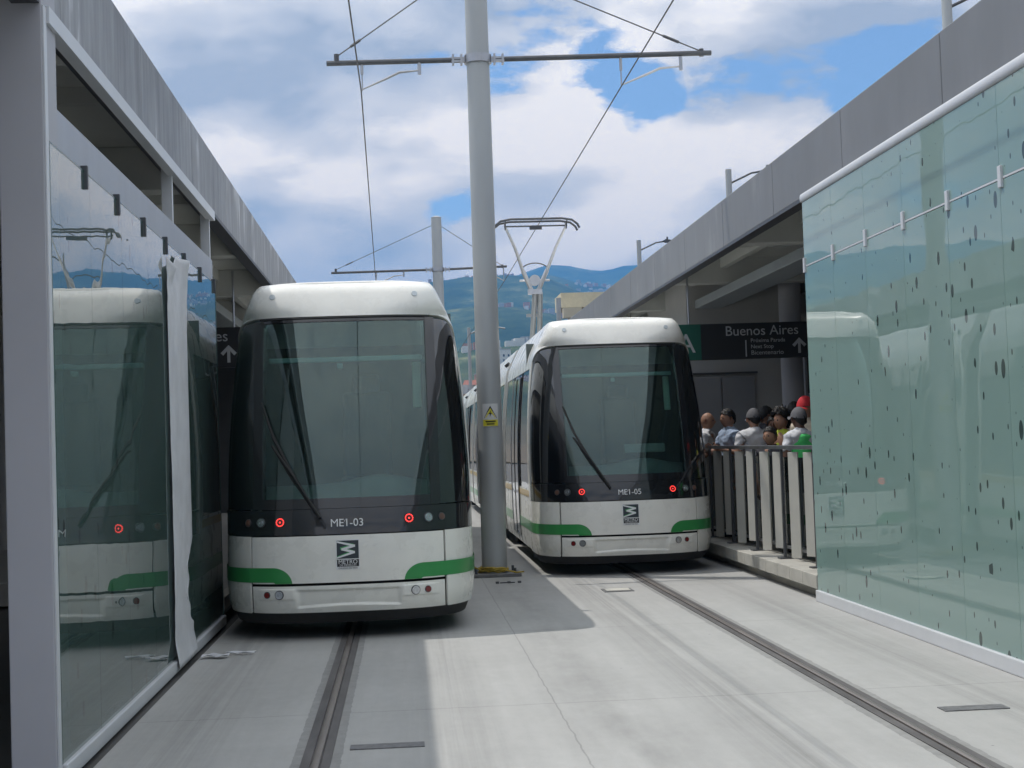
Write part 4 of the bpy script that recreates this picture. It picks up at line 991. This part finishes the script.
def person(x,y,height,yaw,label,skin,shirt,trous,hair='short',cap=None,arms=('down','down'),head_yaw=0,head_pitch=0,sleeve='short',vest=None,zb=.24,build_=1.0,child=False):
    t=empty('person',(x,y,zb),label,'person','passengers waiting on the right platform',yaw)
    k=height/1.72
    P=lambda a,b,c:Vector((a*k,b*k,c*k))
    hips,waist,chest,neck0,neck1=P(0,0,.93),P(0,.01,1.10),P(0,.0,1.30),P(0,.01,1.47),P(0,-.005,1.54)
    J=[];E_=[]
    def j(p,r,par=None):
        rr=tuple(q*k for q in r) if isinstance(r,tuple) else r*k
        J.append((p,rr)); i=len(J)-1
        if par is not None: E_.append((par,i))
        return i
    b=build_
    h=j(hips,(.135*b,.10*b)); w=j(waist,(.115*b,.088*b),h); c=j(chest,(.135*b,.095*b),w); n0=j(neck0,(.06,.058),c); n1=j(neck1,.052,n0); j(P(0,-.01,1.60),.05,n1)
    armj=[]
    for s,pose in((-1,arms[0]),(1,arms[1])):
        sh=P(s*.165*b,0,1.385)
        if pose=='down': el,wr,fd=P(s*.225*b,.02,1.12),P(s*.225*b,-.05,.87),Vector((0,-.12,-1))
        elif pose=='rail': el,wr,fd=P(s*.24,-.12,1.17),P(s*.15,-.34,1.10),Vector((-s*.2,-1,-.35))
        elif pose=='bent': el,wr,fd=P(s*.24,.02,1.13),P(s*.08,-.22,1.20),Vector((-s*.6,-.7,.3))
        a=j(sh,.058*b,c); e=j(el,.043,a); ww=j(wr,.028,e)
        fd.normalize(); side=fd.cross(Vector((s,0,0)).cross(fd)).normalized(); lat=Vector((s,0,0)).cross(fd)
        if lat.length<.3: lat=Vector((0,1,0)).cross(fd)
        lat.normalize(); nrm=fd.cross(lat).normalized()
        pm=j(wr+fd*.05*k,(.034,.018),ww); kn=j(wr+fd*.095*k,(.036,.014),pm)
        for q,(o_,l) in enumerate(((-.028,.052),(-.010,.066),(.009,.070),(.027,.060))):
            f1=j(wr+(fd*.115+lat*o_)*k,.0092,kn); f2=j(wr+(fd*(.115+l*.55)+lat*o_+nrm*.010)*k,.0082,f1); j(wr+(fd*(.115+l)+lat*o_+nrm*.026)*k,.0068,f2)
        t1=j(wr+(fd*.055+lat*(-.045)+nrm*.008)*k,.011,pm); j(wr+(fd*.095+lat*(-.060)+nrm*.022)*k,.009,t1)
        armj.append((sh,el,wr))
    legs=[]
    for s in(-1,1):
        hp,kn,an=P(s*.09,0,.86),P(s*.10,-.02,.48),P(s*.105,.01,.09)
        a=j(hp,.082*b,h); q=j(kn,.054,a); e=j(an,.036,q); j(P(s*.115,-.13,.035),(.036,.028),e); legs.append((hp,kn,an))
    hc=P(0,-.022,1.605); hm,M=head_pts(hc,head_yaw,head_pitch,k*(1.12 if child else 1.05))
    skin_mesh('body',J,E_,SKINS[skin],t,extra=hm)
    # shirt
    J=[];E_=[]
    h=j(P(0,0,.90),(.152*b,.118*b)); w=j(waist,(.138*b,.112*b),h); c=j(chest,(.168*b,.126*b),w); c=j(P(0,.0,1.385),(.170*b,.124*b),c); n0=j(P(0,.012,1.475),(.088,.082),c); j(P(0,.01,1.515),(.064,.062),n0)
    for (sh,el,wr),s in zip(armj,(-1,1)):
        a=j(sh,.073*b,c); 
        if sleeve=='none': continue
        e=j(sh.lerp(el,.75 if sleeve=='short' else 1),.062 if sleeve=='short' else .055,a)
        if sleeve=='long': j(el.lerp(wr,.92),.040,e)
    skin_mesh('shirt',J,E_,shirt,t,sub=3,fold=.016)
    if vest:
        J=[];E_=[]
        h=j(P(0,0,.96),(.164*b,.130*b)); w=j(waist,(.150*b,.124*b),h); c=j(chest,(.178*b,.138*b),w); c=j(P(0,0,1.375),(.172*b,.142*b),c); j(P(0,0,1.46),(.100*b,.094*b),c)
        skin_mesh('vest',J,E_,vest,t,sub=3,fold=.010)
    J=[];E_=[]
    h=j(P(0,0,.94),(.146*b,.110*b))
    for hp,kn,an in legs:
        a=j(hp,.096*b,h); q=j(kn,.070,a); j(an,.058,q)
    skin_mesh('trousers',J,E_,trous,t,sub=3,fold=.012)
    for s in(-1,1):
        q=MB(); 
        def sh(u,v,s=s):
            a=2*math.pi*u; yy=-.19+.27*v; w_=.046*(math.sin(math.pi*min(1,max(0,v*.94+.03)))**.45); hh=.035+.035*v
            return P(s*.11+w_*math.cos(a),yy,max(.0,hh*(.5+.5*math.sin(a))*1.2))
        q.grid(sh,14,10); q.build('shoe',RUBBER,t,smooth=True)
    k=k*(1.12 if child else 1.05)
    # eyes
    for s in(-1,1):
        q=MB(); cc=hc+M@(Vector((s*.030,-.081,.010))*k); q.grid(lambda u,v:cc+Vector((math.sin(math.pi*v)*math.cos(6.2832*u),math.sin(math.pi*v)*math.sin(6.2832*u),math.cos(math.pi*v)))*.010*k,10,6); q.build('eye',HAIR,t,smooth=True)
    # hair
    if hair!='bald':
        q=MB(); capf=.93 if cap else 1.0; vol={'short':1.10,'curly':1.34,'long':1.10,'bun':1.07}[hair]
        nz=.055 if hair=='curly' else .012
        def hr(u,v):
            th=2*math.pi*u; front=.5+.5*math.cos(th)          # 1 at the face
            low={'short':2.15,'curly':2.45,'long':2.75,'bun':2.2}[hair]
            ph=v*(low-(low-1.02)*front**.8)
            d=Vector((math.sin(ph)*math.sin(th),-math.sin(ph)*math.cos(th),math.cos(ph)))
            p=Vector((d.x*.081,d.y*.100,d.z*.121))*vol*capf; p+=d*nz*noise.noise(d*(9 if hair=='curly' else 6)+Vector((x,y,0)))
            if hair=='long' and ph>1.9: p=Vector((p.x,max(p.y,.02),p.z-(ph-1.9)*.12))
            return hc+M@(p*k+Vector((0,.006,.004 if hair!='curly' else .015)))
        q.grid(hr,36,20)
        if hair=='bun': q.grid(lambda u,v:hc+M@((Vector((0,.115,.03))+Vector((math.sin(math.pi*v)*math.cos(6.2832*u),math.sin(math.pi*v)*math.sin(6.2832*u),math.cos(math.pi*v)))*.04)*k),14,8)
        q.build('hair',HAIR,t,smooth=True,ang=180)
    if cap:
        q=MB()
        def cp(u,v):
            th=2*math.pi*u; ph=v*1.50; d=Vector((math.sin(ph)*math.sin(th),-math.sin(ph)*math.cos(th),math.cos(ph))); return hc+M@(Vector((d.x*.090,d.y*.110,d.z*.130+.012))*k)
        q.grid(cp,28,12)
        def br(u,v):
            a=-1.0+2.0*u; r=.102+.085*v*math.cos(a*.9); return hc+M@(Vector((math.sin(a)*.088*(1+.1*v),-math.cos(a)*r,.020-.012*v-.012*(2*u-1)**2*2))*k)
        q.grid(br,14,5)
        q.build('cap',cap,t,smooth=True,ang=50)
    return t
WSH=cloth('white_cotton',(.62,.63,.66)); BSH=cloth('pale_blue_cotton',(.36,.45,.60)); YSH=cloth('lime_yellow_top',(.50,.58,.06)); CRM=cloth('cream_cotton',(.55,.48,.38)); NAVY=cloth('navy_trousers',(.03,.04,.07)); JEAN=cloth('blue_jeans',(.07,.11,.19)); GRYT=cloth('grey_trousers',(.10,.10,.11)); GCAP=cloth('grey_cap_cloth',(.13,.13,.14)); RCAP=cloth('red_cap_cloth',(.55,.03,.04)); VEST=cloth('bright_green_vest',(.10,.70,.20)); DRK=cloth('dark_top',(.04,.04,.05))
person(4.28,21.0,1.66,R(65),'bald man in a white shirt at the tram end of the fence','b',WSH,NAVY,hair='bald',arms=('down','bent'),build_=1.1)
person(4.32,19.7,1.67,R(-75),'dark haired man in a pale blue shirt facing the tram','b',BSH,NAVY,arms=('rail','bent'),build_=1.1)
person(4.40,18.6,1.64,R(-172),'man in white shirt and grey cap turned away, leaning by the fence','b',WSH,GRYT,cap=GCAP,arms=('rail','down'),build_=1.15)
person(4.30,17.4,1.40,R(-30),'dark haired child whose face shows just above the fence rail','b',DRK,JEAN,hair='bun',child=True,head_yaw=R(-15))
person(4.60,18.0,1.60,R(-60),'woman with full dark curly hair in a lime yellow top','b',YSH,JEAN,hair='curly',sleeve='none',arms=('bent','down'))
person(4.80,19.2,1.56,R(-20),'shorter person with black hair half hidden behind the curly haired woman','c',DRK,NAVY,hair='long')
person(4.42,16.5,1.60,R(-160),'worker in bright green vest, white shirt and grey cap beside the glass wall','c',WSH,NAVY,cap=GCAP,vest=VEST,arms=('down','down'),head_pitch=R(-8),build_=1.05)
person(4.72,17.3,1.74,R(-50),'person in a red cap behind the green vested worker','b',CRM,GRYT,cap=RCAP,arms=('down','bent'))
person(4.95,20.3,1.70,R(100),'man with dark hair and dark top facing away behind the blue shirted man','b',DRK,GRYT,arms=('down','down'))
person(5.35,18.2,1.62,R(20),'woman with long black hair in a pale top near the round column','b',WSH,JEAN,hair='long',arms=('down','down'))
person(5.02,19.0,1.72,R(150),'dark haired person in a cream shirt at the back of the waiting group','b',CRM,JEAN,arms=('down','down'))
# ============================================================ AIR
hm=bpy.data.materials.new('valley_air'); hm.use_nodes=True; N=hm.node_tree.nodes; L=hm.node_tree.links; N.remove(N['Principled BSDF'])
pv=N.new('ShaderNodeVolumePrincipled'); pv.inputs['Color'].default_value=(.14,.45,1.0,1); pv.inputs['Density'].default_value=.00025; pv.inputs['Anisotropy'].default_value=.2
L.new(pv.outputs[0],N['Material Output'].inputs['Volume'])
k=MB(); k.box(-5600,5600,-5600,5800,-1.2,640); o=k.build('haze',hm); tag(o,kind='stuff')
